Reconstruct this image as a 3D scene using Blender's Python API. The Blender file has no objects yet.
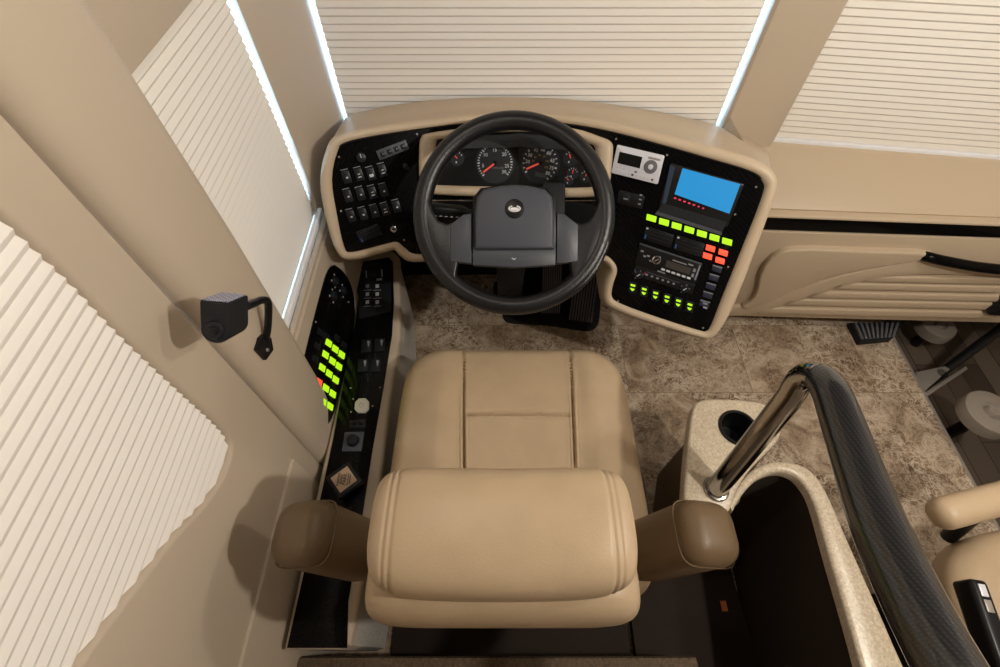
import bpy, bmesh, math, random
from mathutils import Vector, Matrix
random.seed(4)
C = bpy.context.scene.collection
V = Vector
# ------------------------------------------------------------------ camera
F = 480.0; PIT = math.radians(56); ZC = 1.6
sP, cP = math.sin(PIT), math.cos(PIT)
def ray(px, py):
    a = (px-500)/F; u = (333.5-py)/F
    return V((a, cP+u*sP, -(sP-u*cP)))
CAM = V((0, 0, ZC))
def PZ(px, py, z): r = ray(px, py); return CAM + r*((z-ZC)/r.z)
def PX(px, py, x): r = ray(px, py); return CAM + r*(x/r.x)
def PY(px, py, y): r = ray(px, py); return CAM + r*(y/r.y)
def PP(px, py, o, n):
    r = ray(px, py); return CAM + r*((V(o)-CAM).dot(n)/r.dot(n))
cam = bpy.data.cameras.new('camera'); cam.sensor_width = 36; cam.lens = F*36/1000; cam.clip_start = .02
co = bpy.data.objects.new('camera', cam); C.objects.link(co); co.location = CAM
co.rotation_euler = (math.radians(90)-PIT, 0, 0); bpy.context.scene.camera = co

# --------------------------------------------------------------- materials
def mat(name, col, rough=.5, metal=0, spec=.5, bump=0, bscale=400, emit=None, es=0, coat=0, var=0, vscale=6, trans=0, ior=1.45):
    m = bpy.data.materials.new(name); m.use_nodes = True; nt = m.node_tree; b = nt.nodes['Principled BSDF']
    b.inputs['Base Color'].default_value = (*col, 1); b.inputs['Roughness'].default_value = rough
    b.inputs['Metallic'].default_value = metal; b.inputs['Specular IOR Level'].default_value = spec
    b.inputs['Coat Weight'].default_value = coat; b.inputs['Coat Roughness'].default_value = .06
    b.inputs['Transmission Weight'].default_value = trans; b.inputs['IOR'].default_value = ior
    if emit: b.inputs['Emission Color'].default_value = (*emit, 1); b.inputs['Emission Strength'].default_value = es
    tc = nt.nodes.new('ShaderNodeTexCoord')
    if bump:
        n = nt.nodes.new('ShaderNodeTexNoise'); n.inputs['Scale'].default_value = bscale; n.inputs['Detail'].default_value = 2
        bp = nt.nodes.new('ShaderNodeBump'); bp.inputs['Strength'].default_value = bump; bp.inputs['Distance'].default_value = .001
        nt.links.new(tc.outputs['Object'], n.inputs['Vector']); nt.links.new(n.outputs['Fac'], bp.inputs['Height']); nt.links.new(bp.outputs['Normal'], b.inputs['Normal'])
    if var:
        n = nt.nodes.new('ShaderNodeTexNoise'); n.inputs['Scale'].default_value = vscale; n.inputs['Detail'].default_value = 4
        r = nt.nodes.new('ShaderNodeValToRGB'); nt.links.new(tc.outputs['Object'], n.inputs['Vector']); nt.links.new(n.outputs['Fac'], r.inputs['Fac'])
        r.color_ramp.elements[0].position = .3; r.color_ramp.elements[1].position = .7
        r.color_ramp.elements[0].color = (*[c*(1-var) for c in col], 1); r.color_ramp.elements[1].color = (*[min(1, c*(1+var)) for c in col], 1)
        nt.links.new(r.outputs['Color'], b.inputs['Base Color'])
    return m
def N(nt, t, **k):
    n = nt.nodes.new(t)
    for a, v in k.items(): setattr(n, a, v)
    return n
VINYL = mat('wall_vinyl', (.52, .435, .34), .55, bump=.12, bscale=700, spec=.35)
VINYLD = mat('dash_vinyl', (.56, .45, .325), .40, bump=.12, bscale=600, spec=.4)
LEATHER = mat('tan_leather', (.46, .345, .225), .38, bump=.3, bscale=420, spec=.4, var=.05, vscale=14)
LEATHERB = mat('shaded_brown_leather', (.13, .085, .045), .45, bump=.3, bscale=420, spec=.4)  # brown leather, darkened to carry the shade on the folded-up armrests
BLIND = mat('blind_fabric', (.80, .745, .66), .85, spec=.15, bump=.1, bscale=900)
BLINDW = mat('blind_fabric_rear', (.86, .82, .78), .85, spec=.15, bump=.1, bscale=900)
for m_ in (BLIND, BLINDW):
    nt = m_.node_tree; o_ = nt.nodes['Material Output']; t_ = N(nt, 'ShaderNodeBsdfTranslucent'); t_.inputs[0].default_value = (.85, .85, .85, 1)
    x_ = N(nt, 'ShaderNodeMixShader'); x_.inputs[0].default_value = .006 if m_ is BLIND else .001; nt.links.new(nt.nodes['Principled BSDF'].outputs[0], x_.inputs[1]); nt.links.new(t_.outputs[0], x_.inputs[2]); nt.links.new(x_.outputs[0], o_.inputs[0])
BLACK = mat('black_plastic', (.008, .008, .009), .35, spec=.3)
BLACKM = mat('black_matte', (.011, .012, .015), .6, spec=.3, bump=.4, bscale=500)
SLATE = mat('slate_grey_plastic', (.058, .062, .085), .45, bump=.35, bscale=500)
SLATE2 = mat('slate_grey_smooth', (.06, .066, .085), .4)
BTN = mat('button_black', (.012, .013, .018), .35, spec=.3)
BTNB = mat('button_blue_black', (.022, .026, .05), .35)
WHITE = mat('white_print', (.55, .57, .62), .5)
WHITED = mat('dim_print', (.22, .23, .27), .5)
CHROME = mat('chrome', (.75, .76, .8), .12, metal=1)
DCHROME = mat('black_chrome', (.40, .39, .38), .12, metal=1)
SILVER = mat('silver_plastic', (.66, .67, .74), .35, metal=.1)
GREEN = mat('lit_green', (.1, .25, .01), .5, emit=(.50, .90, .012), es=.9)
RED = mat('lit_red', (.6, .05, .02), .5, emit=(1, .075, .035), es=1.25)
REDN = mat('needle_red', (.75, .09, .06), .5, emit=(.8, .08, .05), es=.35)
REDS = mat('screen_red_text', (.5, .02, .05), .5, emit=(.8, .03, .12), es=.6)
BLUE = mat('lit_blue_screen', (.01, .02, .03), .3, emit=(.02, .36, .80), es=.74)
LCD = mat('green_lcd', (.05, .065, .06), .3)
LCDD = mat('dark_lcd', (.006, .008, .008), .1, spec=.8)
DAYW = mat('blind_rail_white', (.85, .86, .9), .4)
BROWNCARPET = mat('brown_carpet', (.12, .085, .055), .95, bump=1, bscale=300, var=.35, vscale=160)
GREYCARPET = mat('grey_carpet', (.52, .49, .45), .95, bump=1, bscale=400, var=.25, vscale=240)
DARKFLOOR = mat('shaded_dark_liner', (.022, .013, .008), .9, bump=.6, bscale=300)  # dark brown lining, taken near-black to paint in the shade of the bin
GLASS = mat('tinted_glass', (.35, .6, .85), .02, trans=1, ior=1.05)
BLUEP = mat('blue_marker', (.03, .12, .4), .4)
REDP = mat('red_marker', (.6, .03, .03), .4)
ORANGE = mat('orange_label', (.7, .2, .05), .6)
CREAM = mat('cream_plastic', (.50, .47, .42), .5)
GREYM = mat('grey_metal', (.30, .28, .26), .4, metal=.3)
YELLOWP = mat('ochre_print', (.45, .28, .08), .6)

def mk_carbon(name, base, hi, scale, coat=.12):
    m = mat(name, base, .25, coat=coat, spec=.10); nt = m.node_tree; b = nt.nodes['Principled BSDF']
    tc = N(nt, 'ShaderNodeTexCoord'); w1 = N(nt, 'ShaderNodeTexChecker'); w1.inputs['Scale'].default_value = scale
    mp = N(nt, 'ShaderNodeMapping'); mp.inputs['Rotation'].default_value = (.2, .1, .78)
    nt.links.new(tc.outputs['Object'], mp.inputs[0]); nt.links.new(mp.outputs[0], w1.inputs['Vector'])
    w1.inputs['Color1'].default_value = (*base, 1); w1.inputs['Color2'].default_value = (*hi, 1)
    nt.links.new(w1.outputs['Color'], b.inputs['Base Color'])
    return m
CARBON = mk_carbon('carbon_panel', (.0015, .0015, .0018), (.004, .004, .0045), 420)
def mk_weave():                                      # carbon sleeve: twill bands round the tube, in the tube's own UVs
    m = mat('carbon_weave', (.02, .02, .022), .3, coat=1); nt = m.node_tree; b = nt.nodes['Principled BSDF']
    uv = N(nt, 'ShaderNodeUVMap'); sp = N(nt, 'ShaderNodeSeparateXYZ'); nt.links.new(uv.outputs[0], sp.inputs[0])
    def mth(op, a, bb=None, v=None):
        n = N(nt, 'ShaderNodeMath', operation=op)
        nt.links.new(a, n.inputs[0])
        if bb is not None: nt.links.new(bb, n.inputs[1])
        if v is not None: n.inputs[1].default_value = v
        return n.outputs[0]
    su = mth('MULTIPLY', sp.outputs[0], v=64.0); sv = mth('MULTIPLY', sp.outputs[1], v=230.0)
    a = mth('FRACT', mth('ADD', mth('MULTIPLY', su, v=.5), mth('MULTIPLY', sv, v=.22)))
    g = mth('GREATER_THAN', a, v=.5)
    c2 = mth('GREATER_THAN', mth('FRACT', sv), v=.45)
    e = mth('MULTIPLY', g, c2)
    d = mth('ADD', mth('MULTIPLY', e, v=.75), mth('MULTIPLY', g, v=.2))
    r = N(nt, 'ShaderNodeValToRGB'); nt.links.new(d, r.inputs[0])
    r.color_ramp.elements[0].color = (.006, .006, .007, 1); r.color_ramp.elements[1].color = (.022, .0235, .030, 1)
    nt.links.new(r.outputs[0], b.inputs['Base Color'])
    return m
WEAVE = mk_weave()
def mk_marble():
    m = mat('marble_tile', (.3, .2, .13), .32, spec=.45); nt = m.node_tree; b = nt.nodes['Principled BSDF']; L = nt.links.new
    tc = N(nt, 'ShaderNodeTexCoord')
    br = N(nt, 'ShaderNodeTexBrick'); br.offset = .5; br.inputs['Scale'].default_value = 1
    br.inputs['Mortar Size'].default_value = .0011; br.inputs['Mortar Smooth'].default_value = .3
    br.inputs['Brick Width'].default_value = .46; br.inputs['Row Height'].default_value = .305
    br.inputs['Color1'].default_value = (0, 0, 0, 1); br.inputs['Color2'].default_value = (1, 1, 1, 1); br.inputs['Mortar'].default_value = (.5, .5, .5, 1)
    mp = N(nt, 'ShaderNodeMapping'); mp.inputs['Location'].default_value = (-.02, .1, 0); L(tc.outputs['Object'], mp.inputs[0]); L(mp.outputs[0], br.inputs['Vector'])
    # each tile shifts the stone pattern
    ad = N(nt, 'ShaderNodeVectorMath', operation='SCALE'); L(br.outputs['Color'], ad.inputs[0]); ad.inputs['Scale'].default_value = 7
    a2 = N(nt, 'ShaderNodeVectorMath', operation='ADD'); L(tc.outputs['Object'], a2.inputs[0]); L(ad.outputs[0], a2.inputs[1])
    def noise(sc, det, ro, dist, vec=a2.outputs[0]):
        n = N(nt, 'ShaderNodeTexNoise'); n.inputs['Scale'].default_value = sc; n.inputs['Detail'].default_value = det; n.inputs['Roughness'].default_value = ro; n.inputs['Distortion'].default_value = dist; L(vec, n.inputs['Vector']); return n.outputs['Fac']
    def ramp(f, *st):
        r = N(nt, 'ShaderNodeValToRGB'); L(f, r.inputs[0]); e = r.color_ramp.elements
        e[0].position, e[0].color = st[0][0], (*st[0][1], 1); e[1].position, e[1].color = st[-1][0], (*st[-1][1], 1)
        for p, c in st[1:-1]: k = e.new(p); k.color = (*c, 1)
        return r.outputs[0]
    base = ramp(noise(9, 9, .66, 1.4), (.35, (.12, .072, .040)), (.47, (.235, .16, .10)), (.57, (.37, .28, .195)), (.70, (.54, .45, .345)))
    # thin pale veins: ridges of a distorted noise
    v1 = ramp(noise(20, 6, .62, 1.3), (.455, (0, 0, 0)), (.495, (1, 1, 1)), (.505, (1, 1, 1)), (.545, (0, 0, 0)))
    v2 = ramp(noise(44, 4, .6, .9), (.46, (0, 0, 0)), (.5, (1, 1, 1)), (.54, (0, 0, 0)))
    mk = ramp(noise(4, 3, .5, 0), (.38, (.22, .22, .22)), (.60, (1, 1, 1)))
    m1 = N(nt, 'ShaderNodeMath', operation='MAXIMUM'); L(v1, m1.inputs[0]); L(v2, m1.inputs[1])
    mm = N(nt, 'ShaderNodeMath', operation='MULTIPLY'); L(m1.outputs[0], mm.inputs[0]); L(mk, mm.inputs[1])
    mc = N(nt, 'ShaderNodeMix', data_type='RGBA'); L(mm.outputs[0], mc.inputs[0]); L(base, mc.inputs[6]); mc.inputs[7].default_value = (.66, .57, .46, 1)
    m3 = N(nt, 'ShaderNodeMix', data_type='RGBA'); L(br.outputs['Fac'], m3.inputs[0]); L(mc.outputs[2], m3.inputs[6]); m3.inputs[7].default_value = (.19, .135, .09, 1)
    L(m3.outputs[2], b.inputs['Base Color'])
    return m
MARBLE = mk_marble()
def mk_speck():
    m = mat('speckled_solid_surface', (.5, .4, .27), .3); nt = m.node_tree; b = nt.nodes['Principled BSDF']; L = nt.links.new
    tc = N(nt, 'ShaderNodeTexCoord'); v = N(nt, 'ShaderNodeTexVoronoi'); v.inputs['Scale'].default_value = 260; L(tc.outputs['Object'], v.inputs['Vector'])
    r = N(nt, 'ShaderNodeValToRGB'); L(v.outputs['Color'], r.inputs[0]); e = r.color_ramp.elements
    e[0].position = .12; e[0].color = (.44, .36, .26, 1); e[1].position = .95; e[1].color = (.62, .55, .44, 1); k = e.new(.5); k.color = (.52, .44, .33, 1)
    L(r.outputs[0], b.inputs['Base Color']); return m
SPECK = mk_speck()
def mk_plank():
    m = mat('dark_plank', (.06, .045, .033), .5); nt = m.node_tree; b = nt.nodes['Principled BSDF']; L = nt.links.new
    tc = N(nt, 'ShaderNodeTexCoord'); br = N(nt, 'ShaderNodeTexBrick'); br.inputs['Scale'].default_value = 1; br.inputs['Brick Width'].default_value = .7; br.inputs['Row Height'].default_value = .09; br.inputs['Mortar Size'].default_value = .002
    br.inputs['Color1'].default_value = (.045, .032, .024, 1); br.inputs['Color2'].default_value = (.13, .10, .075, 1); br.inputs['Mortar'].default_value = (.01, .008, .006, 1)
    mp = N(nt, 'ShaderNodeMapping'); mp.inputs['Rotation'].default_value = (0, 0, 1.571); L(tc.outputs['Object'], mp.inputs[0]); L(mp.outputs[0], br.inputs['Vector'])
    L(br.outputs['Color'], b.inputs['Base Color']); return m
PLANK = mk_plank()

# ----------------------------------------------------------------- helpers
def link(name, me, m, parent=None, smooth=True):
    if m is not None: me.materials.append(m)
    if smooth:
        for p in me.polygons: p.use_smooth = True
    o = bpy.data.objects.new(name, me); C.objects.link(o)
    if parent is not None:
        o.parent = parent; o.matrix_parent_inverse = world_of(parent).inverted()
    return o
def world_of(o):
    M = Matrix.LocRotScale(o.location, o.rotation_euler, o.scale)
    return world_of(o.parent) @ o.matrix_parent_inverse @ M if o.parent else M
def sharp(me, ang=.6):
    me.set_sharp_from_angle(angle=ang)
def from_bm(name, bm, m, parent=None, smooth=True, ang=.6):
    bmesh.ops.recalc_face_normals(bm, faces=bm.faces)
    me = bpy.data.meshes.new(name); bm.to_mesh(me); bm.free()
    o = link(name, me, m, parent, smooth)
    if smooth: sharp(me, ang)
    return o
def pydata(name, vs, fs, m, parent=None, smooth=True, ang=.6, recalc=True):
    bm = bmesh.new(); bv = [bm.verts.new(v) for v in vs]
    for f in fs:
        try: bm.faces.new([bv[i] for i in f])
        except ValueError: pass
    if recalc: bmesh.ops.recalc_face_normals(bm, faces=bm.faces)
    me = bpy.data.meshes.new(name); bm.to_mesh(me); bm.free()
    o = link(name, me, m, parent, smooth)
    if smooth: sharp(me, ang)
    return o
def thing(name, label, cat, loc, group=None, rot=None):
    o = bpy.data.objects.new(name, None); C.objects.link(o); o.location = loc; o.empty_display_size = .05
    tag(o, label, cat, group); return o
def tag(o, label, cat, group=None):
    o['label'] = label; o['category'] = cat
    if group: o['group'] = group
    return o
def struct(o): o['kind'] = 'structure'; return o
def frame(o, x, y, n):
    x, y, n = V(x).normalized(), V(y).normalized(), V(n).normalized()
    M = Matrix((x, y, n)).transposed().to_4x4(); M.translation = V(o); return M
def add_box(bm, size, M=Matrix(), bevel=0, seg=2):
    r = bmesh.ops.create_cube(bm, size=1); vs = r['verts']
    bmesh.ops.scale(bm, vec=size, verts=vs)
    if bevel:
        es = list({e for v in vs for e in v.link_edges})
        rr = bmesh.ops.bevel(bm, geom=es, offset=bevel, segments=seg, affect='EDGES', profile=.5)
        vs = list({v for f in rr['faces'] for v in f.verts} | {v for v in vs if v.is_valid})
    bmesh.ops.transform(bm, matrix=M, verts=vs)
def box(name, c, size, m, parent=None, bevel=0, seg=2, M=None):
    bm = bmesh.new(); add_box(bm, size, (M if M is not None else Matrix()) @ Matrix.Translation(V(c)), bevel, seg)
    return from_bm(name, bm, m, parent)
def add_cyl(bm, r1, r2, h, M=Matrix(), seg=32, z0=0, bevel=0):
    r = bmesh.ops.create_cone(bm, cap_ends=True, segments=seg, radius1=r1, radius2=r2, depth=h)
    vs = r['verts']; bmesh.ops.translate(bm, vec=(0, 0, h/2+z0), verts=vs)
    if bevel:
        es = [e for e in {e for v in vs for e in v.link_edges} if abs(e.verts[0].co.z-e.verts[1].co.z) < 1e-6]
        rr = bmesh.ops.bevel(bm, geom=es, offset=bevel, segments=2, affect='EDGES', profile=.5)
        vs = list({v for f in rr['faces'] for v in f.verts} | {v for v in vs if v.is_valid})
    bmesh.ops.transform(bm, matrix=M, verts=vs)
def cyl(name, r1, r2, h, m, parent=None, M=Matrix(), seg=32, z0=0, bevel=0):
    bm = bmesh.new(); add_cyl(bm, r1, r2, h, M, seg, z0, bevel); return from_bm(name, bm, m, parent)
def prism_bm(bm, poly, M, d, bevel=0, seg=2):        # poly in frame xy, front at z=0, back at z=-d
    b2 = bmesh.new()
    f = b2.faces.new([b2.verts.new((p[0], p[1], 0)) for p in poly])
    r = bmesh.ops.extrude_face_region(b2, geom=[f]); nv = [g for g in r['geom'] if isinstance(g, bmesh.types.BMVert)]
    bmesh.ops.translate(b2, vec=(0, 0, -d), verts=nv)
    if bevel:
        es = [e for e in b2.edges if all(abs(v.co.z) < 1e-7 for v in e.verts)]
        bmesh.ops.bevel(b2, geom=es, offset=bevel, segments=seg, affect='EDGES', profile=.5)
    bmesh.ops.transform(b2, matrix=M, verts=b2.verts)
    me = bpy.data.meshes.new('t'); b2.to_mesh(me); b2.free(); bm.from_mesh(me); bpy.data.meshes.remove(me)
def prism(name, poly, M, d, m, parent=None, bevel=0, seg=2):
    bm = bmesh.new(); prism_bm(bm, poly, M, d, bevel, seg); return from_bm(name, bm, m, parent)
def chaikin(p, n=2, closed=True):
    p = [V(q) for q in p]
    for _ in range(n):
        q = []
        k = len(p)
        for i in range(k if closed else k-1):
            a, b = p[i], p[(i+1) % k]; q += [a*.75+b*.25, a*.25+b*.75]
        if not closed: q = [p[0]]+q+[p[-1]]
        p = q
    return p
def catmull(P, n=8, closed=False):
    P = [V(p) for p in P]; out = []; k = len(P)
    for i in range(k if closed else k-1):
        if closed: a, b, c, d = P[(i-1) % k], P[i], P[(i+1) % k], P[(i+2) % k]
        else: a, b, c, d = P[max(i-1, 0)], P[i], P[i+1], P[min(i+2, k-1)]
        for j in range(n):
            t = j/n; out.append(.5*((2*b)+(c-a)*t+(2*a-5*b+4*c-d)*t*t+(3*b-a-3*c+d)*t**3))
    if not closed: out.append(P[-1])
    return out
def tube_bm(bm, pts, rad, seg=16, caps=True, uvs=False, flat=None):
    pts = [V(p) for p in pts]; n = len(pts)
    R = rad if isinstance(rad, (list, tuple)) else [rad]*n
    t0 = (pts[1]-pts[0]).normalized(); up = V((0, 0, 1)) if abs(t0.z) < .9 else V((0, 1, 0))
    u = t0.cross(up).normalized(); rings = []; L = 0; Ls = []
    for i, p in enumerate(pts):
        t = (pts[min(i+1, n-1)]-pts[max(i-1, 0)]).normalized()
        u = (u-t*u.dot(t)).normalized(); v = t.cross(u)
        if i: L += (p-pts[i-1]).length
        Ls.append(L)
        rings.append([bm.verts.new(p+(u*math.cos(2*math.pi*k/seg)+v*math.sin(2*math.pi*k/seg))*R[i]) for k in range(seg)])
    uvl = bm.loops.layers.uv.verify() if uvs else None
    for i in range(n-1):
        for k in range(seg):
            f = bm.faces.new([rings[i][k], rings[i][(k+1) % seg], rings[i+1][(k+1) % seg], rings[i+1][k]])
            if uvs:
                for l, (a, b) in zip(f.loops, [(k, i), (k+1, i), (k+1, i+1), (k, i+1)]): l[uvl].uv = (a/seg, Ls[b])
    if caps: bm.faces.new(rings[0][::-1]); bm.faces.new(rings[-1])
def tube(name, pts, rad, m, parent=None, seg=16, uvs=False):
    bm = bmesh.new(); tube_bm(bm, pts, rad, seg, True, uvs); return from_bm(name, bm, m, parent)
def text(name, s, size, M, m, parent=None, align='CENTER', bold=0):
    cu = bpy.data.curves.new(name, 'FONT'); cu.body = s; cu.size = size; cu.align_x = align; cu.align_y = 'CENTER'; cu.extrude = .0003; cu.offset = bold
    cu.resolution_u = 2
    t = bpy.data.objects.new('tmp', cu); C.objects.link(t); dg = bpy.context.evaluated_depsgraph_get()
    me = bpy.data.meshes.new_from_object(t.evaluated_get(dg)); bpy.data.objects.remove(t)
    me.transform(M); me.materials.clear(); return link(name, me, m, parent, False)
T = Matrix.Translation
def RZ(a): return Matrix.Rotation(a, 4, 'Z')
def inplane(M, p): q = M.inverted() @ p; return (q.x, q.y)

# ------------------------------------------------------------------- shell
def yz_panel(name, outer, hole, x0, x1, m, bevel=.004):
    """wall slab in the YZ plane between x0 (back) and x1 (room face), with an optional hole"""
    bm = bmesh.new()
    def loop(pts, x): return [bm.verts.new((x, p[0], p[1])) for p in pts]
    es = []
    a = loop(outer, x1); es += [bm.edges.new((a[i], a[(i+1) % len(a)])) for i in range(len(a))]
    if hole:
        h = loop(hole, x1); es += [bm.edges.new((h[i], h[(i+1) % len(h)])) for i in range(len(h))]
    bmesh.ops.triangle_fill(bm, edges=es, use_beauty=True, use_dissolve=False)
    r = bmesh.ops.extrude_face_region(bm, geom=list(bm.faces)); nv = [g for g in r['geom'] if isinstance(g, bmesh.types.BMVert)]
    bmesh.ops.translate(bm, vec=(x0-x1, 0, 0), verts=nv)
    if bevel:
        ee = [e for e in bm.edges if all(abs(v.co.x-x1) < 1e-6 for v in e.verts) and any(abs(f.normal.x) < .5 or f.calc_area() == 0 for f in e.link_faces)]
        bm.normal_update()
        ee = [e for e in bm.edges if all(abs(v.co.x-x1) < 1e-6 for v in e.verts) and len(e.link_faces) == 2 and any(abs(f.normal.x) < .5 for f in e.link_faces)]
        bmesh.ops.bevel(bm, geom=ee, offset=bevel, segments=3, affect='EDGES', profile=.5)
    return from_bm(name, bm, m)
WX = -.475
# floor: tiled, with the step well at the right front
fl = pydata('floor', [(-.62, -2.2, 0), (1.575, -2.2, 0), (1.575, 1.45, 0), (-.62, 1.45, 0), (-.62, -2.2, -.3), (1.575, -2.2, -.3), (1.575, 1.45, -.3), (-.62, 1.45, -.3)],
            [(0, 1, 2, 3), (1, 5, 6, 2), (0, 4, 5, 1), (3, 2, 6, 7), (0, 3, 7, 4), (4, 7, 6, 5)], MARBLE, None, False); struct(fl)
st = box('floor_step', (2.1, -.35, -.23), (1.049, 3.6, .06), PLANK); struct(st)
struct(box('trim_1', (1.5745, .1, -.012), (.012, 2.7, .026), GREYM, bevel=.003))
# rear left wall panel with window hole
hole = chaikin([(-.62, 1.30), (.352, 1.46), (.352, 1.21), (.338, 1.10), (.331, .96), (.327, .84), (.318, .785), (.285, .772), (.25, .78), (.20, .805), (.157, .846), (.066, .90), (-.003, .94), (-.30, 1.085), (-.62, 1.2)], 2)
hole = [(p[0], p[1]) for p in [V((a[0], a[1])) for a in hole]]
o = yz_panel('wall_left', [(-2.2, 0), (.425, 0), (.430, 1.0), (.437, 1.98), (-2.2, 1.98)], hole, WX-.045, WX, VINYL, .008); struct(o)
# lower kick panel, a slightly proud board
struct(yz_panel('trim_2', [(-1.2, .0), (.10, .0), (.37, .0), (.375, .535), (-.9, .555)], None, WX, WX+.006, VINYL, .003))
# pillar cover between the two side windows
prof = [(.440, -.53), (.4402, -.484), (.444, -.4765), (.452, -.468), (.468, -.4595), (.49, -.4565), (.54, -.457), (.590, -.459), (.606, -.4625), (.6145, -.470), (.617, -.48), (.617, -.53)]
vs = []; fs = []; zs = [0, .25, .45, .55, .65, .8, 1.0, 1.2, 1.4, 1.98]
for z in zs:
    for i, (y, x) in enumerate(prof):
        k = max(0, .95-z)
        yy = y-.058*k*(.4+.6*(i/11))
        vs.append((x, yy, z))
n = len(prof)
for j in range(len(zs)-1):
    for i in range(n-1): fs.append((j*n+i, j*n+i+1, (j+1)*n+i+1, (j+1)*n+i))
struct(pydata('trim_3', vs, fs, VINYL, ang=1.2))
# front left: header, sill part and lower wall
struct(yz_panel('wall_left_front', [(.55, .0), (1.42, 0), (1.42, 1.98), (1.03, 1.98), (1.03, 1.0), (1.026, .80), (1.008, .685), (.60, .685), (.59, .3), (.55, .2)], None, -.56, -.497, VINYL, .003))
struct(box('wall_left_header', (-.531, .83, 1.615), (.064, .402, .72), VINYL, bevel=.004))
# lower wall, leaning in over the console
struct(pydata('trim_4', [(-.495, .50, .67), (-.495, 1.30, .67), (-.478, 1.30, .655), (-.478, .50, .655), (-.452, 1.30, .30), (-.452, .50, .30), (-.495, .5, .3), (-.495, 1.3, .3)],
              [(0, 1, 2, 3), (3, 2, 4, 5), (5, 4, 7, 6), (0, 6, 7, 1), (0, 3, 5, 6), (1, 7, 4, 2)], VINYL, None, True, .5))
# sill rails of the left front window
sill = thing('window_sill_rail', 'pale window sill rail below the pleated side blind beside the dashboard', 'sill rail', (-.49, .8, .69))
box('rail', (-.4905, .81, .700), (.012, .41, .018), DAYW, sill, .003)
box('lip', (-.484, .82, .676), (.014, .44, .012), VINYL, sill, .003)
# left front corner post
pts = [(-.56, 1.028), (-.497, 1.028), (-.492, 1.10), (-.486, 1.20), (-.4655, 1.286), (-.462, 1.30), (-.462, 1.36), (-.56, 1.36)]
vs = [(x, y, z) for z in (0, 1.98) for x, y in pts]; k = len(pts)
struct(pydata('trim_5', vs, [(i, (i+1) % k, (i+1) % k+k, i+k) for i in range(k)]+[tuple(range(k)), tuple(range(k, 2*k))], VINYL, None, True, .25))
scr = thing('trim_screw', 'small round metal screw head on the post left of the windshield', 'screw', PY(331, 103, 1.24))
sp_ = PP(331, 102, (-.475, 1.245, .83), V((.97, -.24, 0)))
cyl('head', .005, .004, .003, GREYM, scr, frame(sp_-V((.003, 0, 0)), (0, 0, 1), (.24, .97, 0), (.97, -.24, 0)), 16, 0, .0008)
scr.location = sp_
# centre post of the windshield
pd = V((1.468-.826, 1.215-1.302, 0)).normalized()
pts = [(.655, 1.40), (.655, 1.296), (.662, 1.288), (.735, 1.280), (.818, 1.284), (.826, 1.292), (.826, 1.40)]
vs = [(x, y, z) for z in (.6, 1.98) for x, y in pts]; k = len(pts)
struct(pydata('trim_6', vs, [(i, (i+1) % k, (i+1) % k+k, i+k) for i in range(k)]+[tuple(range(k)), tuple(range(k, 2*k))], VINYL, None, True, .25))
# front wall below the glass
struct(box('wall_front', (.93, 1.42, .15), (3.04, .06, 1.2), BLACKM))
struct(box('wall_front_header', (.93, 1.42, 1.75), (3.04, .06, .5), VINYL))
struct(box('ceiling', (1.0, -.4, 2.01), (3.4, 3.8, .06), mat('ceiling_vinyl', (.16, .13, .10), .8)))
struct(box('wall_right', (2.48, -.4, .9), (.06, 3.8, 2.4), VINYL))
struct(box('wall_rear', (1.0, -2.25, .9), (3.4, .06, 2.4), VINYL))

# ------------------------------------------------------------------ blinds
def blind(name, label, o, hd, n, w, z0, z1, pitch, amp, m, rail=False, lo=.24, group='pleated window blinds'):
    """o = left bottom point (xy), hd = horizontal unit direction, n = normal to the room"""
    o, hd, n = V(o), V(hd).normalized(), V(n).normalized()
    t = thing(name, label, 'window blind', o+V((0, 0, z0)), group)
    vs = []; z = z0; k = 0; prof = []
    while z < z1:
        prof += [(z, 0), (z+pitch*lo, amp*.98), (z+pitch*(lo+.03), amp), (z+pitch*(lo+.06), amp*.98), (z+pitch*.98, amp*.02)]; z += pitch
    nx = 2
    for zz, d in prof:
        for i in range(nx): p = o+hd*(w*i/(nx-1))+n*d; vs.append((p.x, p.y, zz))
    fs = [(j*nx+i, j*nx+i+1, (j+1)*nx+i+1, (j+1)*nx+i) for j in range(len(prof)-1) for i in range(nx-1)]
    pydata('pleated_fabric', vs, fs, m, t, True, .5)
    if rail:
        M = frame(o+hd*w/2+n*.006+V((0, 0, z0-.004)), hd, (0, 0, 1), hd.cross(V((0, 0, 1))))
        box('bottom_rail', (0, 0, 0), (w, .014, .016), DAYW, t, .003, 2, M)
    return t
BP = V((.642, -.087, 0)).normalized(); BN = V((-.087, -.642, 0)).normalized()
blind('pleated_blind', 'cream pleated blind over the rear left window with rounded lower corner', (-.486, -1.0, 0), (0, 1, 0), (1, 0, 0), 1.40, .74, 1.9, .0178, .0043, BLINDW, lo=.42)
blind('pleated_blind', 'narrow beige pleated blind over the left side window beside the dashboard', (-.512, .59, 0), (0, 1, 0), (1, 0, 0), .425, .69, 1.268, .0165, .0037, BLIND, lo=.28)
blind('pleated_blind', 'wide pleated blind across the windshield directly above the steering wheel', (-.450, 1.322, 0), (1, 0, 0), (0, -1, 0), 1.094, .70, 1.9, .0184, .0044, BLIND, lo=.28)
blind('pleated_blind', 'pleated blind over the passenger windshield to the right of the post', V((.815, 1.312, 0)), BP, BN, 1.64, .725, 1.9, .0184, .0044, BLIND, True, .28)
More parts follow.
